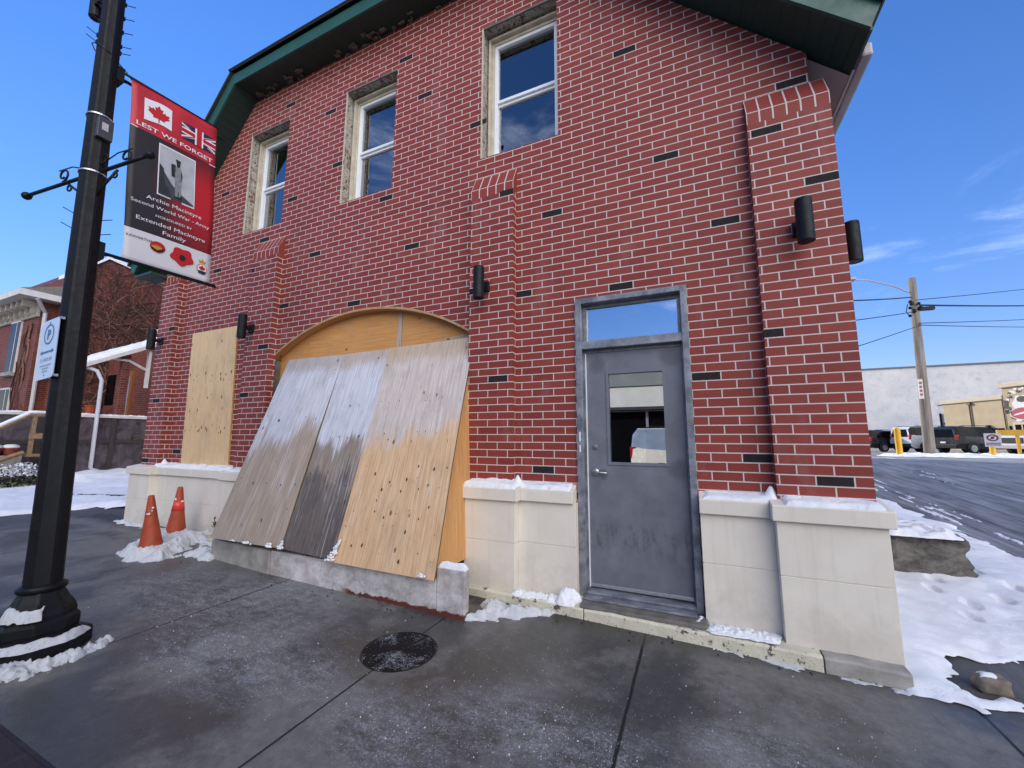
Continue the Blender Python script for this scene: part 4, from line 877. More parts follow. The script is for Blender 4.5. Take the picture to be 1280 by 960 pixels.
# ------------------------------------------------------------------ parking sign
zs = (2.056-PZ0); sx = -4.40
PS = thing('parking_sign', 'pale blue and white parking sign strapped to the lamp post', 'sign', (sx, -2.525, 2.05), (0, LEAN, R(0)))
def SF(u, v, lift=0): return ((u-.5)*.295, -lift, (1-v)*.46)
mb = MB(); w2, rc = .1475, .03; pts = []
for cx_, cz_, a0 in ((w2-rc, rc, -90), (w2-rc, .46-rc, 0), (-w2+rc, .46-rc, 90), (-w2+rc, rc, 180)):
    for k in range(5): a = R(a0+22.5*k); pts.append((cx_+rc*math.cos(a), cz_+rc*math.sin(a)))
mb.face([(x, -.002, z) for x, z in pts], 0); mb.face([(x, .002, z) for x, z in pts][::-1], 1)
for (xa, za), (xb, zb) in zip(pts, pts[1:]+pts[:1]): mb.face([(xa, .002, za), (xb, .002, zb), (xb, -.002, zb), (xa, -.002, za)], 1)
build(mb, 'sign_plate', [simple('sign_white', '#b9cbe4', .35, .08, 5, .02), M['alu']], PS, local=True)
mb = MB()
def sring(cu, cv, r, w, mat, lift, n=32):
    for k in range(n):
        a, b = 2*math.pi*k/n, 2*math.pi*(k+1)/n; q = lambda rr, aa: SF(cu+rr*math.cos(aa)/.295, cv+rr*math.sin(aa)/.46, lift)
        mb.face([q(r, a), q(r+w, a), q(r+w, b), q(r, b)], mat)
SL = .0045
sring(.5, .25, .068, .011, 0, SL); text_on(mb, 'P', SF, .42, .59, .33, .155, 0, .03, SL)
for s in (1, -1): mb.face([SF(.5+s*.38, .55, SL), SF(.5+s*.26, .51, SL), SF(.5+s*.26, .59, SL)][::s])
mb.face([SF(.26, .565, SL), SF(.74, .565, SL), SF(.74, .537, SL), SF(.26, .537, SL)])
text_on(mb, '2 HOUR', SF, .18, .84, .71, .062, 1, .01, SL)
for i, (a, b) in enumerate(((.2, .8), (.32, .7), (.36, .64))): mb.face([SF(a, .785+i*.05, SL), SF(b, .785+i*.05, SL), SF(b, .765+i*.05, SL), SF(a, .765+i*.05, SL)], 1)
mb.face([SF(.5+.025*math.cos(k), .06+.016*math.sin(k), SL) for k in (0, 1.05, 2.1, 3.14, 4.2, 5.2)]); mb.face([SF(.5+.025*math.cos(k), .94+.016*math.sin(k), SL) for k in (0, 1.05, 2.1, 3.14, 4.2, 5.2)])
build(mb, 'lettering', [simple('sign_blue', '#3f6d9c', .5, .1, 5, 0), simple('sign_faded', '#8fa5c4', .5, .1, 5, 0)], PS, local=True)
for z in (.015, .455):
    mb = MB(); mb.lathe([(.092, z-.008), (.094, z-.008), (.094, z+.008), (.092, z+.008)], 28, (.035, .105, 0)); mb.box(.1, .135, .005, .03, z-.009, z+.009); build(mb, 'strap', M['alu'], PS, local=True)

# ------------------------------------------------------------------ manhole cover, cones, rock, plant, salt
MH = thing('manhole_cover', 'round black iron cover dusted with salt, set in the sidewalk', 'manhole cover', (-1.98, -1.32, g(-1.98, -1.32)-.004), (.012, .019, 0))
def iron_mat():
    t = NT('cast_iron_cover'); c = t.coord(); vo = t.n('ShaderNodeTexVoronoi', {'Vector': c, 'Scale': 42.0, 'Randomness': .15}); n = t.noise(c, 7, 5, .7)
    vs_ = t.n('ShaderNodeTexVoronoi', {'Vector': c, 'Scale': 120.0}); dot = t.math('MULTIPLY', t.math('SUBTRACT', 1.0, t.ramp(vs_.outputs[0], .2, .32)), t.math('GREATER_THAN', t.math('ADD', t.sep(vs_.outputs[1])[0], t.math('MULTIPLY', t.ramp(t.noise(c, 4.2, 4, .7), .4, .68), .75)), 1.05))
    col = t.mix(t.ramp(n, .35, .7), lin('#0e0d0f'), lin('#1f1d1f')); col = t.mix(t.math('MULTIPLY', t.math('MULTIPLY', t.ramp(t.noise(c, 4, 4, .7), .5, .62), t.ramp(t.noise(c, 45, 5, .8), .46, .62)), .5), col, lin('#b3b6bd')); col = t.mix(dot, col, lin('#c9ccd2'))
    t.bsdf(col, .6, t.bump(vo.outputs[0], .6, .006), Specular_IOR_Level=.2); return t.m
mb = MB(); mb.lathe([(.255, -.01), (.255, .0115), (.25, .0125), (.0005, .0125)], 48); build(mb, 'cover', iron_mat(), MH, local=True)
mb = MB(); mb.lathe([(.258, -.01), (.258, .0118), (.264, .0118), (.264, -.01)], 48); build(mb, 'cover_rim', M['rubber'], MH, local=True)
def cone(label, x, y, tilt, band):
    r = thing('traffic_cone', label, 'traffic cone', (x, y, g(x, y)+.004), tilt, 'old orange cones by the wall')
    o = simple('faded_cone_orange', '#a2401f', .6, .3, 9, .15)
    mb = MB(); mb.lathe([(.135, .03), (.125, .05), (.1, .2), (.062, .45), (.036, .66), (.03, .70), (.018, .705)], 28); build(mb, 'cone_body', o, r, smooth=True, local=True)
    mb = MB(); mb.box(-.17, .17, -.17, .17, 0, .03); build(mb, 'cone_foot', simple('cone_foot_red', '#4a1d17', .7, .3, 12), r, bevel=.01, local=True)
    mb = MB()
    if band: mb.lathe([(.0755, .385), (.0565, .52)], 28)
    for k in range(4):
        a = random.uniform(-2.2, .2); z = random.uniform(.47, .56); rr = .135-.146*z+.012; mb.ball((rr*math.cos(a), rr*math.sin(a), z), random.uniform(.006, .013), 8, 1)
    build(mb, 'reflective_band', [simple('cone_band', '#d8412e', .35, .15, 12), M['snow']], r, smooth=True, local=True)
cone('orange traffic cone nearer the lamp post, leaning, without a bright band', -6.08, -.93, (R(2), R(-5), .4), False)
cone('orange traffic cone nearer the stone wall with a bright red band', -6.62, -.42, (0, 0, .9), True)
def boulder(name, label, c, s, mat, seed, n=22, snow=0):
    mb = MB(); mb.ball((0, 0, 0), 1, n*2); out = []
    for p in mb.v:
        v = Vector(p); q = 1+.16*nz(v.x*1.4+seed, v.y*1.4, v.z*1.4)+.05*nz(v.x*5+seed, v.y*5, v.z*6, 4)
        k = max(abs(v.x), abs(v.y), abs(v.z)); v = v.lerp(v/k*.86, .65)*q; v.z += .03*math.sin(v.z*14+seed)
        out.append((c[0]+v.x*s[0], c[1]+v.y*s[1], c[2]+v.z*s[2]))
    mb.v = out; o = build(mb, name, mat, smooth=True); return tag(o, label, 'rock')
t = NT('layered_rock'); c = t.coord(); n1 = t.noise(t.map(c, (4, 4, 6)), 1.5, 8, .75, .8); n2 = t.noise(c, 30, 5, .7)
t.bsdf(t.mix(t.ramp(n1, .35, .65), lin('#3b3937'), lin('#7d7871')), .85, t.bump(t.math('ADD', n1, t.math('MULTIPLY', n2, .4)), .9, .03)); M['rock'] = t.m
def block_rock(c, s, seed):
    mb = MB(); n = 26; out = []; mb.ball((0, 0, 0), 1, 64)
    for p in mb.v:
        v = Vector(p); k = max(abs(v.x)**1, abs(v.y), abs(v.z)); v = v.lerp(v/k*.92, .78); q = 1+.11*nz(v.x*1.5+seed, v.y*1.5, v.z*1.5, 4)
        lay = math.floor((v.z+1.1)*3.3); st_ = .03*nz(lay*3.1+seed, v.x*1.2, 2)+.055*nz(v.x*4, v.y*4, v.z*5, 5)
        v = Vector((v.x*(q+st_), v.y*(q+st_), v.z*q)); v.x += .04*max(0, v.x)*(-v.z)-.02; v.y += .10*v.z
        out.append((c[0]+v.x*s[0], c[1]+v.y*s[1], c[2]+v.z*s[2]))
    mb.v = out; return tag(build(mb, 'boulder', M['rock'], smooth=False), 'large blocky grey boulder beside the building corner with snow on top', 'rock')
block_rock((2.0, 2.45, g(2, 2.3)+.18), (.60, .42, .265), 5.)
mb = MB(); P2 = [(1.40, 2.03), (1.9, 1.99), (2.46, 2.05), (2.55, 2.4), (2.4, 2.9), (1.4, 2.95)]; snow_patch(mb, sd_poly(P2), bbox(P2, .05), lambda x, y: g(2, 2.3)+.405-.02*(x-1.9), .085, .022, .10, .03, 3.); stuff_snow(mb, 'boulder_snow', 'snow lying on top of the large blocky boulder')
boulder('small_stone', 'small pale stone on the bare asphalt patch by the sidewalk', (1.6, -.08, g(1.6, -.08)+.045), (.085, .065, .055), simple('pale_stone', '#7d7266', .8, .4, 22, .6), 8., 12)
mb = MB(); snow_patch(mb, sd_poly([(1.54, -.12), (1.64, -.12), (1.65, -.04), (1.55, -.04)]), (1.5, 1.7, -.15, .0), lambda x, y: g(1.6, -.08)+.085, .03, .008, .03, .01, 3.); stuff_snow(mb, 'stone_snow', 'dab of snow on the small pale stone')
mb = MB(); wx, wy, wz = -5.75, -.33, g(-5.8, -.3)
for k in range(5):
    a = random.uniform(-.5, 1.0); L = random.uniform(.25, .42); p1 = (wx+math.sin(a)*L*.5-.1, wy-.03*k, wz+L*.9); mb.tube([(wx, wy, wz), (wx-.03, wy-.01*k, wz+L*.5), p1], .004, 5)
    for j in range(5):
        t_ = .45+.12*j; c = Vector((wx, wy, wz)).lerp(Vector(p1), t_); d = Vector((random.uniform(-1, 1), random.uniform(-1, .3), random.uniform(-.2, 1))).normalized()*.06; e2 = d.cross(Vector((0, 0, 1))).normalized()*.015
        mb.face([c, c+d*.5+e2, c+d, c+d*.5-e2], 1)
tag(build(mb, 'weed_plant', [simple('weed_stem', '#4b3a2b', .8), simple('weed_leaf', '#4c5238', .7, .3, 30)]), 'straggly weed growing between the stone wall and the curb', 'plant')
mb = MB()
spots = ((-4.0, -1.35, 1.5, .5, 900), (-2.9, -1.85, .9, .35, 700), (-.75, -1.65, .6, .28, 900), (-.3, -2.0, .4, .4, 500), (-1.5, -1.9, .5, .25, 500), (-1.2, -1.2, 1.4, .7, 700), (-5, -1.6, 2, .8, 500), (.4, -1.2, .7, .4, 250))
for cx_, cy2, rx, ry, n in spots:
    for _ in range(n):
        x, y = random.gauss(cx_, rx*.55), random.gauss(cy2, ry*.55)
        if y > -.34 or y < -2.75: continue
        r = random.choice((.0008, .0010, .0010, .0012, .0012, .0015, .0015, .0018, .0022)) if random.random() < .985 else random.uniform(.003, .005); z = g(x, y)+.0065
        mb.poly([(x-r, y-r*.6, z), (x+r, y-r*.5, z), (x, y+r, z), (x+r*.1, y, z+r*1.5)], [(0, 1, 3), (1, 2, 3), (2, 0, 3)])
tag(build(mb, 'salt_grains', simple('rock_salt', '#d9dce2', .5, .1, 50, 0)), 'scattered white grains of road salt on the sidewalk', 'salt', kind='stuff')
mb = MB()
for _ in range(110):
    x, y = random.choice(((random.uniform(-2.1, 1.1), -.36+random.gauss(0, .05)), (random.uniform(-4.4, -1.9), -.80+random.gauss(-.02, .05)), (random.uniform(-6.5, -5.4), random.uniform(-1.1, -.5))))
    r = random.uniform(.004, .014); z = g(x, y)+.007; a = random.uniform(0, 6)
    mb.poly([(x+r*math.cos(a), y+r*math.sin(a), z), (x+r*math.cos(a+2), y+r*math.sin(a+2), z), (x+r*math.cos(a+4), y+r*math.sin(a+4), z), (x, y, z+r*.7)], [(0, 1, 3), (1, 2, 3), (2, 0, 3)])
tag(build(mb, 'grit', simple('dark_grit', '#2b2622', .9, .4, 30)), 'dark grit and leaf bits gathered against the ledge and curb', 'grit', kind='stuff')

#@@FAR
# ------------------------------------------------------------------ neighbouring house
NH = thing('neighbour_house', 'old red brick house with bracketed eaves and a snowy shed porch', 'house', (-22, 4, .5))
mb = MB(); mb.box(-36, -22, 2.2, 2.66, .2, 6.62); build(mb, 'house_wall', M['brick_old'], NH)
mb = MB(); mb.box(-21.69, -14.5, 4.2, 4.4, .2, 5.08); build(mb, 'porch_back_wall', M['brick_old'], NH)
mb = MB(); pts = [(2.62, .2), (24, .2), (24, 8.2), (5.7, 8.55), (3.75, 8.9), (2.62, 7.7)]
mb.face([(-21.7, y, z) for y, z in pts], 0, [(y, z) for y, z in pts]); mb.face([(-36, y, z) for y, z in pts][::-1], 0, pts[::-1])
for (ya, za), (yb2, zb) in zip(pts, pts[1:]+pts[:1]): mb.face([(-21.7, ya, za), (-36, ya, za), (-36, yb2, zb), (-21.7, yb2, zb)], 0, [(0, za), (14, za), (14, zb), (0, zb)])
build(mb, 'rear_wing', M['brick_old'], NH)
mb = MB()
for (ya, za), (yb2, zb) in ((pts[5], pts[4]), (pts[4], pts[3]), (pts[3], pts[2])): mb.poly([(-21.6, ya, za), (-21.6, yb2, zb), (-22.3, yb2, zb), (-22.3, ya, za), (-21.6, ya, za+.14), (-21.6, yb2, zb+.14), (-22.3, yb2, zb+.14), (-22.3, ya, za+.14)], [(0, 1, 5, 4), (4, 5, 6, 7), (1, 2, 6, 5), (0, 4, 7, 3), (3, 7, 6, 2)])
build(mb, 'snowy_coping', M['snow'], NH)
HW = simple('house_white_trim', '#cfcbc6', .6, .15, 6)
mb = MB(); e = [(-36.6, 1.5), (-21.45, 1.5), (-21.45, 12.6), (-36.6, 12.6)]; zt = 6.86; rk = [(-30, 6.6, 8.6), (-28, 6.6, 8.6)]
mb.box(-36.6, -21.45, 1.5, 2.619, 6.64, 6.86, 1); mb.face([(-36.6, 1.5, zt+.005), (-21.45, 1.5, zt+.005), (-21.45, 2.619, 7.3), (-36.6, 2.619, 7.3)]); mb.face([(-21.45, 1.5, zt), (-21.45, 2.619, zt), (-21.45, 2.619, 7.3)])
HRF = build(mb, 'roof', [simple('grey_shingle', '#7b766f', .9, .3, 14), HW], NH)
mb = MB(); mb.box(-36, -21.93, 2.12, 2.2, 6.05, 6.64)
for k in range(24): x = -22.05-k*.5; mb.box(x-.09, x, 1.75, 2.12, 6.36, 6.62); mb.box(x-.08, x-.01, 1.98, 2.12, 6.15, 6.36)
build(mb, 'cornice', simple('shade_toned_cornice', '#9d978f', .7, .25, 6), NH, bevel=.01)  # white trim darkened in its colour for the shadow under the eaves
mb = MB(); mb.tube([(-21.5, 1.95, 6.62), (-21.85, 2.3, 6.2), (-21.86, 2.34, 3.0), (-21.86, 2.34, .6)], .06, 8); mb.tube([(-21.86, 2.34, 3.75), (-21.4, 2.7, 3.85)], .05, 8); build(mb, 'downspout', simple('pale_downspout', '#b9b6b6', .55, .15, 8), NH)
for z0, z1 in ((4.05, 6.0), (1.4, 3.4)):
    for xw in (-24.2, -27.6):
        mb = MB(); mb.box(xw, xw+.8, 2.14, 2.2, z0, z1); w = build(mb, 'window', M['car_glass'], NH)
        mb = MB(); mb.box(xw+.801, xw+.84, 2.15, 2.2, z0, z1); mb.box(xw+.52, xw+.55, 2.13, 2.139, z0, z1); mb.box(xw-.04, xw+.84, 2.12, 2.2, z1+.001, z1+.06); build(mb, 'window_frame', HW, w)
        mb = MB(); mb.box(xw-.1, xw+.9, 2.02, 2.2, z0-.14, z0-.001); build(mb, 'window_sill', M['concrete'], w)
# shed porch
mb = MB(); ya, za, yb2, zb = 1.55, 3.62, 5.6, 5.98; xl, xr = -17.2, -15.85
def pz(y): return za+(zb-za)*(y-ya)/(yb2-ya)
mb.poly([(xl, ya, pz(ya)), (xr, ya, pz(ya)), (xr, yb2, pz(yb2)), (xl, yb2, pz(yb2)), (xl, ya, pz(ya)+.12), (xr, ya, pz(ya)+.12), (xr, yb2, pz(yb2)+.12), (xl, yb2, pz(yb2)+.12)], [(3, 2, 1, 0), (0, 1, 5, 4), (1, 2, 6, 5), (2, 3, 7, 6), (3, 0, 4, 7), (4, 5, 6, 7)])
PR = build(mb, 'porch_roof', HW, NH)
mb = MB(); snow_patch(mb, sd_poly([(xl, ya), (xr, ya), (xr, yb2), (xl, yb2)]), (xl, xr, ya, yb2), lambda x, y: pz(y)+.125, .17, .1, .06, .02, 3., 2.); build(mb, 'roof_snow', M['snow'], PR, smooth=True)
mb = MB(); mb.tube([(-16.0, 1.62, 3.66), (-15.93, 1.85, 3.56), (-15.93, 1.98, 3.3), (-15.93, 2.0, .75), (-15.8, 2.25, .6)], .05, 8); build(mb, 'porch_downspout', simple('white_pipe', '#c6c9d0', .5, .1, 8), NH, smooth=True)
for y in (2.55, 4.05):
    mb = MB(); mb.box(-16.25, -16.05, y-.1, y+.1, .5, pz(y)-.02); build(mb, 'porch_post', HW if y > 3 else M['brick_old'], NH, bevel=.02)
mb = MB(); mb.tube([(-16.05, 3.1, 3.75), (-16.05, 2.6, 4.0), (-16.05, 2.2, 4.0)], .04, 6); mb.box(-16.12, -16.0, 3.06, 3.13, 3.2, 4.4); build(mb, 'roof_brace', HW, NH)
mb = MB(); mb.box(-20.55, -20.4, 4.12, 4.199, 2.06, 4.15); mb.box(-19.65, -19.5, 4.12, 4.199, 2.06, 4.15); mb.box(-20.4, -19.65, 4.12, 4.199, 4.0, 4.15); mb.box(-20.4, -19.65, 4.15, 4.199, 2.06, 2.5); PD = build(mb, 'porch_door', simple('orange_wood', '#8a5630', .6, .25, 12), NH)
mb = MB(); mb.box(-20.4, -19.65, 4.16, 4.198, 2.501, 3.999); build(mb, 'door_pane', simple('pale_door_glass', '#8f9aa0', .1, .35, 2), PD)
mb = MB(); mb.box(-21.5, -20.9, 4.16, 4.199, 2.9, 4.1); build(mb, 'side_window', M['car_glass'], NH)
mb = MB(); mb.box(-21.7, -16.05, -1.2, 5.6, 1.95, 2.05); build(mb, 'porch_floor', M['concrete_old'], NH)
PF = thing('porch_fence', 'dark sheeted fence with a snow covered top rail round the porch', 'fence', (-16, 1.5, .5))
def tarp():
    t = NT('dark_plastic_sheeting'); c = t.coord(); n = t.noise(t.map(c, (1, 1.4, 1)), 2.6, 6, .65, .8)
    t.bsdf(t.mix(t.ramp(n, .3, .72), lin('#2a2628'), lin('#6a6268')), .22, t.bump(n, .5, .05)); return t.m
mb = MB(); ys_ = [-3+i*.2 for i in range(33)]; zz = [.42, .9, 1.4, 1.9, 2.2]
for j in range(4):
    for i in range(32):
        q = [(-16+.035*nz(y*1.3, z*1.3, 5), y, z) for y, z in ((ys_[i], zz[j]), (ys_[i+1], zz[j]), (ys_[i+1], zz[j+1]), (ys_[i], zz[j+1]))]; mb.face(q)
build(mb, 'sheeting', tarp(), PF, smooth=True)
mb = MB(); mb.box(-16.08, -15.95, -3, 3.4, 2.2, 2.26); build(mb, 'top_rail', HW, PF)
mb = MB(); P2 = [(-16.08, -3), (-15.95, -3), (-15.95, 3.4), (-16.08, 3.4)]; snow_patch(mb, sd_poly(P2), bbox(P2, .02), lambda x, y: 2.262, .06, .035, .04, .01, 2.); build(mb, 'rail_snow', M['snow'], PF, smooth=True)
mb = MB(); mb.box(-15.985, -15.95, -3, 3.4, 1.45, 1.55)
for y in (-2, -.6, .9, 2.4, 3.3): mb.box(-15.985, -15.94, y-.05, y+.05, .4, 2.2)
build(mb, 'fence_post', simple('dark_timber', '#3d3735', .8, .3, 14), PF)
SRL = thing('stair_railing', 'weathered wooden stair railing with balusters and snow on its handrail', 'railing', (-15.3, .7, .5))
wood = simple('grey_brown_timber', '#8b7355', .8, .3, 14, .3)
for y in (.62, .86, 1.08):
    mb = MB(); mb.box(-15.45, -15.36, y-.035, y+.035, 1.2, 2.16); build(mb, 'baluster', wood, SRL)
mb = MB(); mb.box(-15.36, -15.32, .55, 1.14, 1.58, 1.72); build(mb, 'cross_board', wood, SRL)
mb = MB(); mb.box(-15.47, -15.3, .55, 1.16, 1.13, 1.2); build(mb, 'bottom_board', wood, SRL)
mb = MB(); mb.tube([(-15.38, 1.15, 2.2), (-15.38, .52, 2.18), (-15.3, -.1, 1.72), (-15.3, -1.2, .95)], .05, 6); mb.tube([(-15.34, .5, 1.24), (-15.3, -.3, .85)], .06, 6); build(mb, 'handrail', wood, SRL)
mb = MB(); mb.tube([(-15.38, 1.15, 2.265), (-15.38, .52, 2.25), (-15.3, -.1, 1.79), (-15.3, -1.2, 1.02)], .045, 8); build(mb, 'handrail_snow', M['snow'], SRL, smooth=True)
for k, (x, y, z) in enumerate(((-15.85, .42, 1.32), (-15.85, .14, 1.32))):
    mb = MB(); mb.lathe([(.1, -.14), (.15, .0), (.15, .03)], 16, (x, y, z)); pot = build(mb, 'flower_pot', simple('terracotta', '#8d3b2c', .7, .2, 10))
    tag(pot, 'small terracotta pot with a snow cap '+('beside the wooden balusters' if k == 0 else 'farther from the balusters, by the sheeting'), 'flower pot', 'snow capped pots by the porch')
    mb = MB(); mb.ball((x, y, z+.05), .16, 12, 0, (1, 1, .45)); o = build(mb, 'pot_snow', M['snow'], smooth=True); o.parent = pot
mb = MB(); mb.box(-15.98, -15.7, -.4, .6, .5, 1.16); tag(build(mb, 'planter_ledge', M['concrete'], bevel=.02), 'pale low ledge holding the snowy flower pots', 'ledge')
mb = MB(); mb.lathe([(.13, -.2), (.19, .14), (.21, .16), (.21, .2)], 18, (-20.9, 3.6, 2.62)); tag(build(mb, 'porch_pot', simple('orange_pot', '#9c4324', .7, .2, 10)), 'orange clay pot standing on the porch by the door', 'flower pot')
def bush(name, label, c, s, n, cols, snow=0):
    mb = MB()
    for _ in range(n):
        v = Vector((random.gauss(0, 1), random.gauss(0, 1), random.gauss(0, 1))).normalized()*(random.random()**.35)*(1+.25*random.random())
        p = Vector((c[0]+v.x*s[0], c[1]+v.y*s[1], max(g(c[0], c[1]), c[2]+v.z*s[2]))); d = Vector((random.uniform(-1, 1), random.uniform(-1, 1), random.uniform(-.2, 1))).normalized()*random.uniform(.04, .09); e = d.cross(Vector((.3, .2, 1))).normalized()*.022
        m = 2 if (snow and v.z > .25 and random.random() < snow) else (1 if random.random() < .3 else 0); mb.face([p-d*.5, p+e, p+d*.5, p-e], m)
    return tag(build(mb, name, [simple(name+'_leaf', cols[0], .7, .3, 6), simple(name+'_leaf_light', cols[1], .7, .3, 6), M['snow']]), label, 'shrub')
bush('evergreen_bush', 'low evergreen bush half covered in snow by the stairs', (-14.9, .35, .62), (.55, .5, .33), 2600, ('#1d2417', '#6b6a34'), .75)
bush('dark_shrub', 'dark bare shrub under the wooden balusters', (-15.2, .95, .75), (.25, .28, .42), 1200, ('#1a1614', '#2c231e'))
# bare creeper on the wing wall
mb = MB()
def vine(y, z, a, L, r, dep):
    pts = []; 
    for i in range(int(L/.13)):
        pts.append((-21.66+random.uniform(0, .05), y, z)); a += random.gauss(0, .32); a = a*.97+.03*math.pi/2
        y += math.cos(a)*.13; z += math.sin(a)*.13
        zmax = 9.0 if y > 3.2 else 7.8
        if not (2.66 < y < 9.9) or not (1.0 < z < zmax): break
        if dep < 2 and random.random() < .16: vine(y, z, a+random.choice((-1, 1))*random.uniform(.5, 1.2), L*random.uniform(.25, .5), r*.7, dep+1)
    if len(pts) > 1: mb.tube(pts, [r*(1-.6*i/len(pts)) for i in range(len(pts))], 3, random.choice((0, 0, 1)), cap=False)
for i in range(190): vine(random.uniform(2.8, 8.8), random.uniform(1.2, 6.5), random.uniform(.4, 2.7), random.uniform(2.5, 5), random.uniform(.012, .026), 0)
for i in range(26):
    y0 = random.uniform(2.2, 2.6); z0 = random.uniform(1, 5); pts = [(-21.95+.02*j-random.uniform(0, .03)*0, y0+.02*math.sin(j), z0+.2*j) for j in range(8)]
    x = -22.15-random.uniform(0, 1.4); mb.tube([(x+.1*math.sin(j*.8+i), 2.17, z0+.18*j) for j in range(9) if z0+.18*j < 6], .022, 3, random.choice((0, 1)), cap=False)
tag(build(mb, 'creeper_vine', [simple('vine_stem', '#4a322b', .9, .3, 20), simple('vine_stem_red', '#7d584c', .9, .3, 20)]), 'leafless brown creeper covering the brick wing of the neighbouring house', 'creeper')

# ------------------------------------------------------------------ right hand lot: far buildings, pole, bollards, cars
BW = thing('warehouse', 'huge pale grey windowless wall of a flat roofed warehouse', 'building', (40, 76, .8))
t = NT('grey_block_wall'); c = t.coord(); n = t.noise(c, .35, 6, .7); uv = t.coord('UV')
b = t.n('ShaderNodeTexBrick', {'Vector': uv, 'Color1': lin('#c4c3c4'), 'Color2': lin('#bcbcbe'), 'Mortar': lin('#b0b1b4'), 'Scale': 1.0, 'Mortar Size': .02, 'Brick Width': .8, 'Row Height': .4})
col = t.mix(t.ramp(n, .4, .65), b.outputs[0], lin('#cfcdcb')); col = t.mix(t.math('MULTIPLY', t.ramp(t.noise(c, 1.2, 6, .75), .55, .66), .45), col, lin('#9a9da3')); t.bsdf(col, .85)
mb = MB(); mb.box(14, 100, 74.5, 110, .2, 12.35); build(mb, 'warehouse_wall', t.m, BW)
mb = MB(); mb.box(13.9, 100.1, 74.35, 110.1, 12.36, 12.6); build(mb, 'parapet_cap', simple('dark_cap', '#5c5f66', .6), BW)
mb = MB(); mb.box(34.3, 35.6, 74.42, 74.499, 5.6, 6.5); build(mb, 'vent_louvre', simple('louvre_grey', '#77797c', .6), BW)
dv = Vector((.317, -.948, 0)); nv_ = Vector((-.948, -.317, 0)); o0 = Vector((26.2, 58.7, .8))
BG = thing('stucco_building', 'sunlit beige stucco shop with a taller sign parapet', 'building', tuple(o0), (0, 0, math.atan2(dv.y, dv.x)))
st = simple('beige_stucco', '#b8a584', .85, .12, .8, .2); stt = simple('stucco_cornice', '#c8bba0', .8, .08, 2, .1)
# local: +x along the wall towards the viewer, -y out of the wall
mb = MB(); mb.box(0, 6.4, 0, 9, -.3, 5.0); mb.box(6.401, 30, -.12, 9, -.3, 6.2); build(mb, 'stucco_wall', st, BG, local=True)
mb = MB(); mb.box(-.15, 6.4, -.18, 9.1, 4.95, 5.35); mb.box(6.25, 30.2, -.35, 9.1, 6.05, 6.5); build(mb, 'cornice', stt, BG, local=True, bevel=.05)
mb = MB(); mb.box(-1.6, -.001, .8, 9, -.3, 5.0); mb.box(-1.75, -.16, .65, 9.05, 5.0, 5.3); build(mb, 'recessed_bay', simple('shaded_bay', '#b2b0b0', .8, .15, 1), BG, local=True)
mb = MB(); mb.tube([(-1.3, .7, -.2), (-1.3, .7, 4.0)], .09, 6); mb.tube([(-.6, .7, -.2), (-.6, .7, 2.8), (-1.0, .7, 2.8)], .09, 6); build(mb, 'pipe', M['black'], BG, local=True)
mb = MB(); mb.tube([(3.0, -.08, -.2), (3.0, -.08, 4.7)], .06, 6); mb.box(2.85, 3.2, -.2, 0, 4.65, 4.9); mb.tube([(6.34, -.16, -.2), (6.34, -.16, 4.9)], .05, 6); build(mb, 'downspout', simple('brown_pipe', '#6b5138', .6), BG, local=True)
for x, z in ((1.25, 2.15), (4.7, 2.25)):
    mb = MB(); mb.box(x-.06, x+.06, -.25, 0, z-.18, z+.18); mb.box(x-.15, x+.15, -.3, -.1, z-.0, z+.1); build(mb, 'wall_light', M['black'], BG, local=True)
mb = MB(); mb.box(5.2, 6.0, -.03, .05, .9, 2.1); build(mb, 'window', M['car_glass'], BG, local=True)
mb = MB(); mb.box(6.6, 6.8, -.16, 0, .9, 2.3); mb.box(7.15, 11.0, -.16, 0, -.2, 2.4); SH = build(mb, 'shop_window', M['car_glass'], BG, local=True)
mb = MB(); mb.box(7.03, 7.15, -.2, 0, -.2, 2.6); mb.box(7.15, 11.1, -.2, 0, 2.4, 2.6); mb.box(7.7, 7.8, -.2, -.161, -.2, 2.4); mb.box(8.5, 8.6, -.2, -.161, -.2, 2.4); build(mb, 'window_frame', stt, SH, local=True)
LG = thing('wall_emblem', 'black and red emblem sign mounted on the beige shop parapet', 'sign', tuple(o0), (0, 0, math.atan2(dv.y, dv.x)))
mb = MB(); cx_, cz_ = 7.95, 4.3
def ldisc(x, z, rx, rz, m, y, n=20, w=0, k=7): mb.face([(x+rx*(1+w*math.sin(k*a))*math.cos(a), y, z+rz*(1+w*math.sin(k*a))*math.sin(a)) for a in (2*math.pi*i/n for i in range(n))], m)
for i in range(26):
    a = R(60+i*9); r = 1.5+random.uniform(-.2, .25); ldisc(cx_+r*math.cos(a)*.8, cz_+r*math.sin(a)*.95, random.uniform(.1, .28), random.uniform(.08, .2), random.choice((0, 0, 1)), -.14-.002*(i % 5), 9, .3, 4)
ldisc(cx_, cz_-.1, .75, 1.0, 1, -.16, 24, .1); ldisc(cx_+.1, cz_+.5, .45, .3, 0, -.163, 14, .2); ldisc(cx_+.05, cz_-.85, 1.15, .62, 1, -.166); ldisc(cx_+.05, cz_-.85, 1.08, .56, 2, -.17); mb.face([(cx_-.8, -.174, cz_-1.05), (cx_+.2, -.174, cz_-.85), (cx_+.9, -.174, cz_-.5), (cx_+.2, -.174, cz_-.68), (cx_-.7, -.174, cz_-.9)], 1)
for k, x in enumerate((6.5, 6.68, 6.9)): mb.box(x, x+.15, -.18, -.13, 3.5, 3.62); mb.box(x+.04, x+.11, -.18, -.13, 3.62, 3.85)
build(mb, 'emblem_artwork', [simple('emblem_black', '#1b1a1c', .6), simple('emblem_white', '#dcd8d4', .6), simple('emblem_red', '#a83248', .6)], LG, local=True)

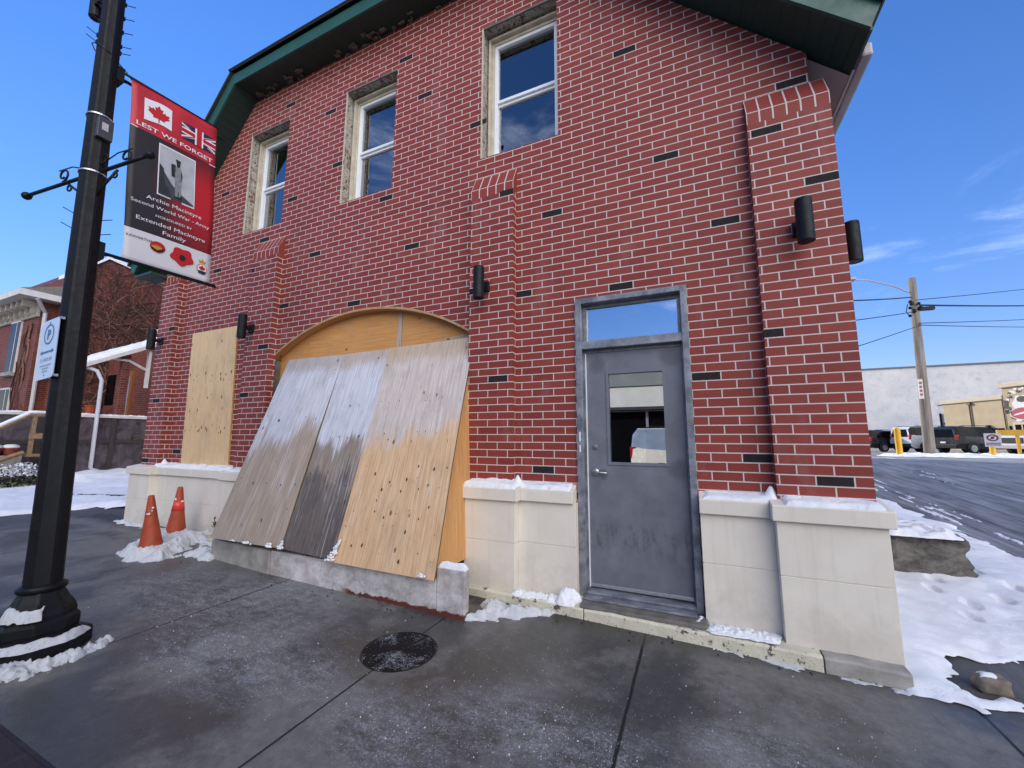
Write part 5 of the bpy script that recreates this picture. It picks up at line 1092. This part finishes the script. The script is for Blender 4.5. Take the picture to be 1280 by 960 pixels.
UP = thing('utility_pole', 'grey wooden utility pole with a curved street light arm and cable bundle', 'utility pole', (10.75, 23.6, g(10.7, 23.6)), (0, R(1.3), 0))
tw = NT('weathered_pole_wood'); c = tw.coord(); n = tw.noise(tw.map(c, (9, 9, .5)), 1.6, 6, .7); tw.bsdf(tw.mix(tw.ramp(n, .3, .7), lin('#5d564d'), lin('#978e82')), .9, tw.bump(n, .5, .02))
mb = MB(); mb.lathe([(.23, -.3), (.22, 1), (.155, 9.35)], 16); build(mb, 'pole', tw.m, UP, local=True, smooth=True)
mb = MB(); mb.tube([(-.1, 0, 8.55), (-1.0, -.5, 8.9), (-2.2, -1.1, 9.15), (-3.0, -1.6, 9.1)], .035, 6); mb.box(-3.6, -2.9, -1.9, -1.5, 9.02, 9.14); build(mb, 'street_light_arm', M['grey_metal'], UP, local=True)
mb = MB()
for k in range(12): mb.ball((random.uniform(-.28, .32), random.uniform(-.3, .1), random.uniform(7.3, 8.3)), random.uniform(.06, .12), 8)
mb.tube([(-.35, -.2, 7.9), (-.45, -.25, 7.5), (-.3, -.2, 7.2)], .02, 5); mb.box(.1, .75, -.12, .1, 7.55, 7.72); build(mb, 'insulator', M['black'], UP, local=True)
mb = MB(); mb.box(-.27, -.09, -.24, -.2, 2.9, 3.9); PSN = build(mb, 'pole_notice', simple('notice_white', '#d3cfcb', .6, .05), UP, local=True)
mb = MB()
for k in range(4): mb.box(-.23, -.13, -.248, -.241, 3.05+k*.2, 3.17+k*.2)
build(mb, 'notice_mark', simple('notice_red', '#a04a4a', .6), PSN, local=True)
def wire(label, a, b, sag, r=.018):
    mb = MB(); a, b = Vector(a), Vector(b); mb.tube([a.lerp(b, i/16)-Vector((0, 0, sag*4*(i/16)*(1-i/16))) for i in range(17)], r, 5); tag(build(mb, 'power_line', M['rubber'], smooth=True), label, 'cable', 'overhead cables at the utility pole')
wire('thick cable bundle running away from the utility pole over the shop', (11.0, 23.6, 8.7), (47, 68, 18.2), .25, .05)
wire('upper thin cable rising from the pole towards the shop', (11.0, 23.5, 8.95), (47, 67.5, 21.2), .2, .022)
wire('pale thin cable in the lower pair passing the pole towards the warehouse', (10.9, 23.3, 7.65), (47, 68.5, 17.0), .2, .022)
wire('lowest cable in the pair passing the pole towards the warehouse', (10.9, 23.3, 7.55), (47, 68.7, 15.5), .2, .022)
wire('heavy cable sagging from the pole top towards the brick building', (10.8, 23.4, 9.1), (.5, 8.6, 5.6), .12, .03)
wire('thin cable from the pole to the brick building, second from the top', (10.8, 23.4, 8.3), (1.38, 9.6, 4.76), .05, .02)
wire('lowest thin cable from the pole to the brick building', (10.8, 23.4, 7.5), (1.2, 9.4, 3.25), .05, .018)
yel = simple('yellow_bollard_paint', '#d9a514', .5, .12, 6)
def bollard(label, x, y, h, r):
    mb = MB(); mb.lathe([(r, -.2), (r, h-.05), (r*.8, h), (r*.3, h+.02)], 20, (x, y, g(x, y))); tag(build(mb, 'bollard', yel, smooth=False), label, 'bollard')
bollard('tall yellow steel bollard beside the utility pole', 9.2, 22.5, 1.4, .125)
bollard('short yellow bollard carrying the small round no parking sign', 12.75, 23.0, .62, .1)
NP = thing('no_parking_sign', 'white notice with a dark red ring on the short yellow bollard', 'sign', (12.75, 22.88, g(12.7, 23)+.52), (0, 0, R(-28)))
mb = MB(); mb.box(-.26, .26, -.01, .01, 0, .62); build(mb, 'sign_plate', simple('notice_plate', '#c9c7c8', .5, .05), NP, local=True, bevel=.004)
mb = MB()
for k in range(24):
    a, b2 = 2*math.pi*k/24, 2*math.pi*(k+1)/24; mb.face([(r*math.cos(q), -.013, .41+r*.85*math.sin(q)) for r, q in ((.13, a), (.19, a), (.19, b2), (.13, b2))])
mb.face([(-.11, -.0135, .32), (-.08, -.0135, .3), (.11, -.0135, .5), (.08, -.0135, .52)]); mb.box(-.22, .22, -.014, -.0105, .14, .18, 1); mb.box(-.22, .22, -.014, -.0105, .06, .1, 1); mb.box(-.045, .045, -.0125, -.0105, .35, .47, 1)
build(mb, 'sign_marking', [simple('ring_red', '#7a2734', .5), simple('ink', '#3c3540', .5)], NP, local=True)
mb = MB(); P2 = [(8.2, 22.6), (9.5, 21.8), (13, 22.0), (15.6, 23.8), (15.2, 25), (11.5, 24.6), (9, 23.6)]; snow_patch(mb, sd_poly(P2), bbox(P2, .4), lambda x, y: g(x, y)+.012, .18, .11, .5, .35, 4., 1.4, .7, 2.5)
stuff_snow(mb, 'lot_snow', 'low bank of ploughed snow around the utility pole and bollards')

def car(name, label, x, y, rz, L, W, Hh, body, kind='suv', tail=True, cat='car', gl=None):
    gl = gl or M['car_glass']
    """x forward; body shell lofted along its length with glazed greenhouse, wheels, lamps, plates and mirrors"""
    root = thing(name, label, cat, (x, y, g(x, y)+.012), (0, 0, rz), 'vehicles in the lot')
    prof = {'suv': [(-.5, .62, .60), (-.49, .66, .9), (-.455, .68, 1.0), (-.40, .66, 1.0), (-.2, .63, 1.0), (.02, .62, .99), (.12, .62, .94), (.24, .60, .62), (.36, .585, .595), (.45, .55, .56), (.495, .46, .47)],
            'sedan': [(-.5, .55, .56), (-.47, .62, .63), (-.36, .64, .66), (-.22, .63, .97), (-.02, .62, 1.0), (.1, .61, .93), (.22, .6, .62), (.36, .58, .59), (.45, .53, .55), (.495, .42, .43)],
            'pickup': [(-.5, .62, .63), (-.49, .63, .64), (-.2, .63, .64), (-.17, .63, .95), (-.12, .63, 1.0), (.08, .63, .99), (.14, .62, .92), (.22, .62, .65), (.4, .6, .62), (.47, .57, .58), (.497, .5, .51)]}[kind]
    mb = MB(); secs = []
    for t, be, ro in prof:
        tap = 1-.18*max(0, abs(t)-.38)/.12*.6; w = W/2*tap; zb = .17 if abs(t) < .47 else .24; gh = ro-be > .06; wr = w*(.78 if gh else .95)
        secs.append([(t*L, s*a, z) for s, a, z in ((-1, w*.93, zb*Hh), (-1, w, .38*Hh), (-1, w*.985, be*Hh-.02), (-1, w*.95, be*Hh), (-1, wr, ro*Hh-.03), (-1, wr*.82, ro*Hh), (1, wr*.82, ro*Hh), (1, wr, ro*Hh-.03), (1, w*.95, be*Hh), (1, w*.985, be*Hh-.02), (1, w, .38*Hh), (1, w*.93, zb*Hh))])
    for i in range(len(secs)-1):
        a, b2 = secs[i], secs[i+1]; g1 = prof[i][2]-prof[i][1] > .06 or prof[i+1][2]-prof[i+1][1] > .06
        slope = abs((prof[i+1][2]-prof[i][2])) > .1
        for k in range(11):
            m = 0
            if g1 and k in (3, 7): m = 1
            if g1 and slope and k in (5,): m = 1
            if kind != 'pickup' and i in (0, 1) and k == 5 and slope: m = 1
            mb.face([a[k], b2[k], b2[k+1], a[k+1]][::-1], m)
    mb.face([p for p in secs[0]]); mb.face([p for p in secs[-1]][::-1])
    build(mb, 'body', [body, gl], root, local=True, smooth=False, bevel=.02)
    for s in (-1, 1):
        mb = MB()
        for t in (-.27, .0, .16) if kind != 'pickup' else (-.16, .0): mb.box(t*L-.04, t*L+.04, s*W*.455-.015, s*W*.455+.015, .60*Hh, .94*Hh) if False else None
    if kind == 'suv':
        mb = MB(); mb.face([(-.494*L-.006, -W*.36, .69*Hh), (-.494*L-.006, W*.36, .69*Hh), (-.487*L-.012, W*.33, .9*Hh), (-.487*L-.012, -W*.33, .9*Hh)][::-1]); build(mb, 'rear_window', gl, root, local=True)
        mb = MB()
        for s in (-1, 1): mb.tube([(-.4*L, s*W*.34, Hh*1.005), (-.36*L, s*W*.34, Hh*1.03), (.0, s*W*.34, Hh*1.03), (.05*L, s*W*.34, Hh*1.0)], .02, 6)
        build(mb, 'roof_rail', M['black'], root, local=True)
    for fx in (-.3, .31):
        for s in (-1, 1):
            r = .2*Hh if kind != 'pickup' else .205*Hh; mb = MB(); b0 = len(mb.v); mb.lathe([(r*.6, -.11), (r, -.1), (r, .09), (r*.9, .115), (r*.62, .12)], 24); mb.xform(Matrix.Translation((fx*L, s*(W/2-.1), r)) @ Matrix.Rotation(R(-90*s), 4, 'X'), b0); wh = build(mb, 'wheel', M['rubber'], root, local=True)
            mb = MB(); mb.lathe([(.02, .124), (r*.2, .13), (r*.2, .126), (r*.6, .121)], 20)
            for k in range(5): a = 2*math.pi*k/5; mb.poly([(r*.15*math.cos(a-.5), r*.15*math.sin(a-.5), .128), (r*.15*math.cos(a+.5), r*.15*math.sin(a+.5), .128), (r*.58*math.cos(a+.16), r*.58*math.sin(a+.16), .126), (r*.58*math.cos(a-.16), r*.58*math.sin(a-.16), .126)], [(0, 1, 2, 3)])
            mb.xform(Matrix.Translation((fx*L, s*(W/2-.1), r)) @ Matrix.Rotation(R(-90*s), 4, 'X')); build(mb, 'rim', M['alu'], wh, local=True)
            mb = MB(); n = 16; arc = [(fx*L+(r*1.22)*math.cos(math.pi*k/n), r+(r*1.22)*math.sin(math.pi*k/n)) for k in range(n+1)]; mb.face([(x_, s*(W/2+.004), z_) for x_, z_ in arc][::(1 if s < 0 else -1)]); build(mb, 'wheel_arch', M['rubber'], root, local=True)
    red = simple('tail_lamp', '#a3121a', .2, .1, 5, 0); clr = simple('head_lamp', '#c9cdd2', .15, .1, 5, 0)
    for s in (-1, 1):
        mb = MB(); mb.box(-.5*L-.02, -.465*L, s*W*.41-.07, s*W*.41+.07, .5*Hh, .69*Hh); build(mb, 'tail_light', red, root, local=True, bevel=.015)
        mb = MB(); mb.box(.455*L, .492*L, s*W*.36-.12, s*W*.36+.12, .42*Hh, .52*Hh); build(mb, 'headlight', clr, root, local=True, bevel=.015)
        mb = MB(); mb.box(.13*L, .13*L+.1, s*(W/2+.02)-.08, s*(W/2+.02)+.08, .6*Hh, .7*Hh); build(mb, 'mirror', body, root, local=True, bevel=.02)
    mb = MB(); mb.box(-.5*L-.05, -.47*L, -W*.42, W*.42, .2*Hh, .34*Hh); mb.box(.48*L, .5*L+.04, -W*.42, W*.42, .2*Hh, .32*Hh); build(mb, 'bumper', M['black'] if kind != 'pickup' else M['grey_metal'], root, local=True, bevel=.03)
    mb = MB(); mb.box(-.5*L-.056, -.5*L-.03, -.16, .16, .36*Hh+.05, .36*Hh+.15); build(mb, 'plate', M['white'], root, local=True)
    if kind == 'pickup':
        mb = MB(); mb.box(.494*L, .503*L, -W*.25, W*.25, .36*Hh, .52*Hh); build(mb, 'grille', M['rubber'], root, local=True)
    return root
def paint(name, c): return simple(name, c, .25, .06, 3, .0, .2)
# heading measured so that the tails face the viewer as parked
car('parked_suv', 'dark suv with a pale sunlit tail parked behind the utility pole', 16.9, 33.2, R(25), 4.4, 1.9, 1.75, paint('graphite_paint', '#2b2d31'))
car('parked_crossover', 'black crossover parked beside the yellow bollard, far along the warehouse wall', 13.9, 37.3, R(25), 4.5, 1.85, 1.62, paint('black_paint', '#191a1d'))
car('parked_van', 'white boxy suv parked between the bollard and the utility pole', 15.9, 36.0, R(22), 4.7, 1.9, 1.85, paint('white_paint', '#d3d5d8'))
car('parked_pickup', 'white pickup truck nose on to the small no parking sign', 18.6, 29.0, R(200), 5.6, 2.0, 1.9, paint('bright_white_paint', '#dcdde0'), 'pickup', cat='pickup truck')
mb = MB(); mb.box(14.9, 27, 26.9, 27.05, g(16, 27)+1.10, g(16, 27)+1.40)
for x in (15.6, 19.5, 24): mb.box(x, x+.12, 26.93, 27.02, g(x, 27), g(x, 27)+1.10)
tag(build(mb, 'barrier_beam', simple('ochre_beam', '#b98a1e', .6, .15, 3)), 'ochre yellow horizontal beam on posts before the white pickup', 'barrier')

# ------------------------------------------------------------------ across the street (seen in the glass)
SB = thing('storefront_building', 'low pale storefront building across the street', 'building', (0, -17, -.1))
ow = simple('cream_render', '#c9c6bb', .8, .12, 1.2, .2)
mb = MB(); mb.box(-26, 22, -26, -17, -.4, 5.1); build(mb, 'rendered_wall', ow, SB)
mb = MB(); mb.box(-26.1, 22.1, -16.999, -16.9, 4.3, 5.2); build(mb, 'sign_band', simple('grey_sign_band', '#7b817c', .6, .2, 1), SB)
mb = MB(); mb.box(-26, 22, -16.999, -16.3, 3.05, 3.2); build(mb, 'awning', simple('awning_dark', '#2a2a2c', .7), SB)
mb = MB(); mb.box(-25.5, 21.5, -16.999, -16.97, .5, 3.0); SW = build(mb, 'shop_window', M['car_glass'], SB)
mb = MB()
for k in range(13): x = -25.5+k*3.9; mb.box(x-.06, x+.06, -16.969, -16.92, .5, 3.0)
mb.box(-25.6, 21.6, -16.999, -16.92, .2, .499); build(mb, 'window_frame', M['alu'], SW)
r_ = car('street_suv', 'cream suv parked across the street, mirrored in the door glass', .42, -11.0, 0, 4.8, 1.95, 2.0, paint('cream_paint_car', '#ddd9cc'), gl=simple('sky_tinted_car_glass', '#7d8a99', .1, .2, 3, 0))  # pale blue glass colour stands in for the reflected sky
r_['group'] = ''; del r_['group']; r_.location.z = g(0, -11.0)+.02
r_['label'] = 'cream suv parked on the road across from the door'

# ------------------------------------------------------------------ light and sky
SUN = Vector((-.72, .62, .38)).normalized()
W = bpy.data.worlds.new('World'); S.world = W; W.use_nodes = True; nt = W.node_tree; nt.nodes.clear()
def wn(t, ins=None, **pr):
    d = nt.nodes.new(t)
    for k, v in pr.items(): setattr(d, k, v)
    for k, v in (ins or {}).items():
        if isinstance(v, bpy.types.NodeSocket): nt.links.new(v, d.inputs[k])
        else: d.inputs[k].default_value = v
    return d
sky = wn('ShaderNodeTexSky', sky_type='NISHITA', sun_disc=False, sun_elevation=math.asin(SUN.z), sun_rotation=math.atan2(SUN.x, SUN.y), air_density=1.0, dust_density=0.0, ozone_density=2.5)
hs = wn('ShaderNodeHueSaturation', {'Saturation': 1.25, 'Value': 1.0, 'Color': sky.outputs[0]})
# soften the glare round the sun: c / (1 + k * luminance)
bw = wn('ShaderNodeRGBToBW', {0: hs.outputs[0]}); k1 = wn('ShaderNodeMath', {0: bw.outputs[0], 1: .13, 2: 1.0}, operation='MULTIPLY_ADD')
cm0 = wn('ShaderNodeVectorMath', {0: hs.outputs[0], 1: k1.outputs[0]}, operation='DIVIDE'); cmp_ = wn('ShaderNodeVectorMath', {0: cm0.outputs[0], 1: (.66, .565, .71)}, operation='MULTIPLY')
tc = wn('ShaderNodeTexCoord'); dirv = wn('ShaderNodeSeparateXYZ', {0: tc.outputs['Generated']})
mp = wn('ShaderNodeMapping', {0: tc.outputs['Generated'], 'Scale': (1.3, 1.3, 4.5)})
no = wn('ShaderNodeTexNoise', {'Vector': mp.outputs[0], 'Scale': 2.1, 'Detail': 8.0, 'Roughness': .62, 'Distortion': .35})
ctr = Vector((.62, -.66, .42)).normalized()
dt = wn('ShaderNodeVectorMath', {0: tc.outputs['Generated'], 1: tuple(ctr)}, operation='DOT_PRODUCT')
fill_bank = wn('ShaderNodeMapRange', {'Value': dt.outputs['Value'], 1: .70, 2: .90, 3: 0.0, 4: .26}, interpolation_type='SMOOTHSTEP')      # bright cloud bank added out of view to light the shaded facade
back = wn('ShaderNodeMapRange', {'Value': dirv.outputs[1], 1: -.1, 2: -.6, 3: 0.0, 4: .07}, interpolation_type='SMOOTHSTEP')       # thinner cloud on the side away from the sun
cv0 = wn('ShaderNodeMath', {0: no.outputs[0], 1: back.outputs[0]}, operation='ADD'); cov = wn('ShaderNodeMath', {0: cv0.outputs[0], 1: fill_bank.outputs[0]}, operation='ADD')
mr = wn('ShaderNodeMapRange', {'Value': cov.outputs[0], 1: .55, 2: .78}, interpolation_type='SMOOTHSTEP')
lowm = wn('ShaderNodeMapRange', {'Value': dirv.outputs[2], 1: .50, 2: .05}); hb = wn('ShaderNodeMath', {0: fill_bank.outputs[0], 1: 5.0}, operation='MULTIPLY'); bb = wn('ShaderNodeMath', {0: back.outputs[0], 1: 9.0}, operation='MULTIPLY'); l1_ = wn('ShaderNodeMath', {0: lowm.outputs[0], 1: hb.outputs[0]}, operation='MAXIMUM'); lowx = wn('ShaderNodeMath', {0: l1_.outputs[0], 1: bb.outputs[0]}, operation='MAXIMUM')
mu = wn('ShaderNodeMath', {0: mr.outputs[0], 1: lowx.outputs[0]}, operation='MULTIPLY', use_clamp=True); m8 = wn('ShaderNodeMath', {0: mu.outputs[0], 1: .85}, operation='MULTIPLY')
# the added fill bank is thick and bright, the low wisps are thin and bluish
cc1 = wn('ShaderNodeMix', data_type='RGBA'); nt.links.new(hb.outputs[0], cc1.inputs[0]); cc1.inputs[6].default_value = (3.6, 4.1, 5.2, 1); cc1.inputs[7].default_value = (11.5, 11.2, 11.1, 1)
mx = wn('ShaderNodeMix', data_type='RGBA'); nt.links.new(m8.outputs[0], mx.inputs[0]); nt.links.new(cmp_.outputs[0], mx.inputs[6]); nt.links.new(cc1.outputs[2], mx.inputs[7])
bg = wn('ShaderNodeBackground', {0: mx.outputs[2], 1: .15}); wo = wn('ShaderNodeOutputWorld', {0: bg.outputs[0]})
sl = bpy.data.lights.new('sun', 'SUN'); sl.energy = 2.0; sl.angle = R(.5); sl.color = (1, .93, .82); so = bpy.data.objects.new('sun', sl); COL.objects.link(so)
so.rotation_euler = (-SUN).to_track_quat('-Z', 'Y').to_euler()
S.view_settings.view_transform = 'Standard'; S.view_settings.look = 'None'; S.view_settings.gamma = 1; S.view_settings.exposure = 1.45
S.render.engine = 'CYCLES'; S.cycles.max_bounces = 6; S.cycles.transparent_max_bounces = 8
S.render.resolution_x = 1024; S.render.resolution_y = 768
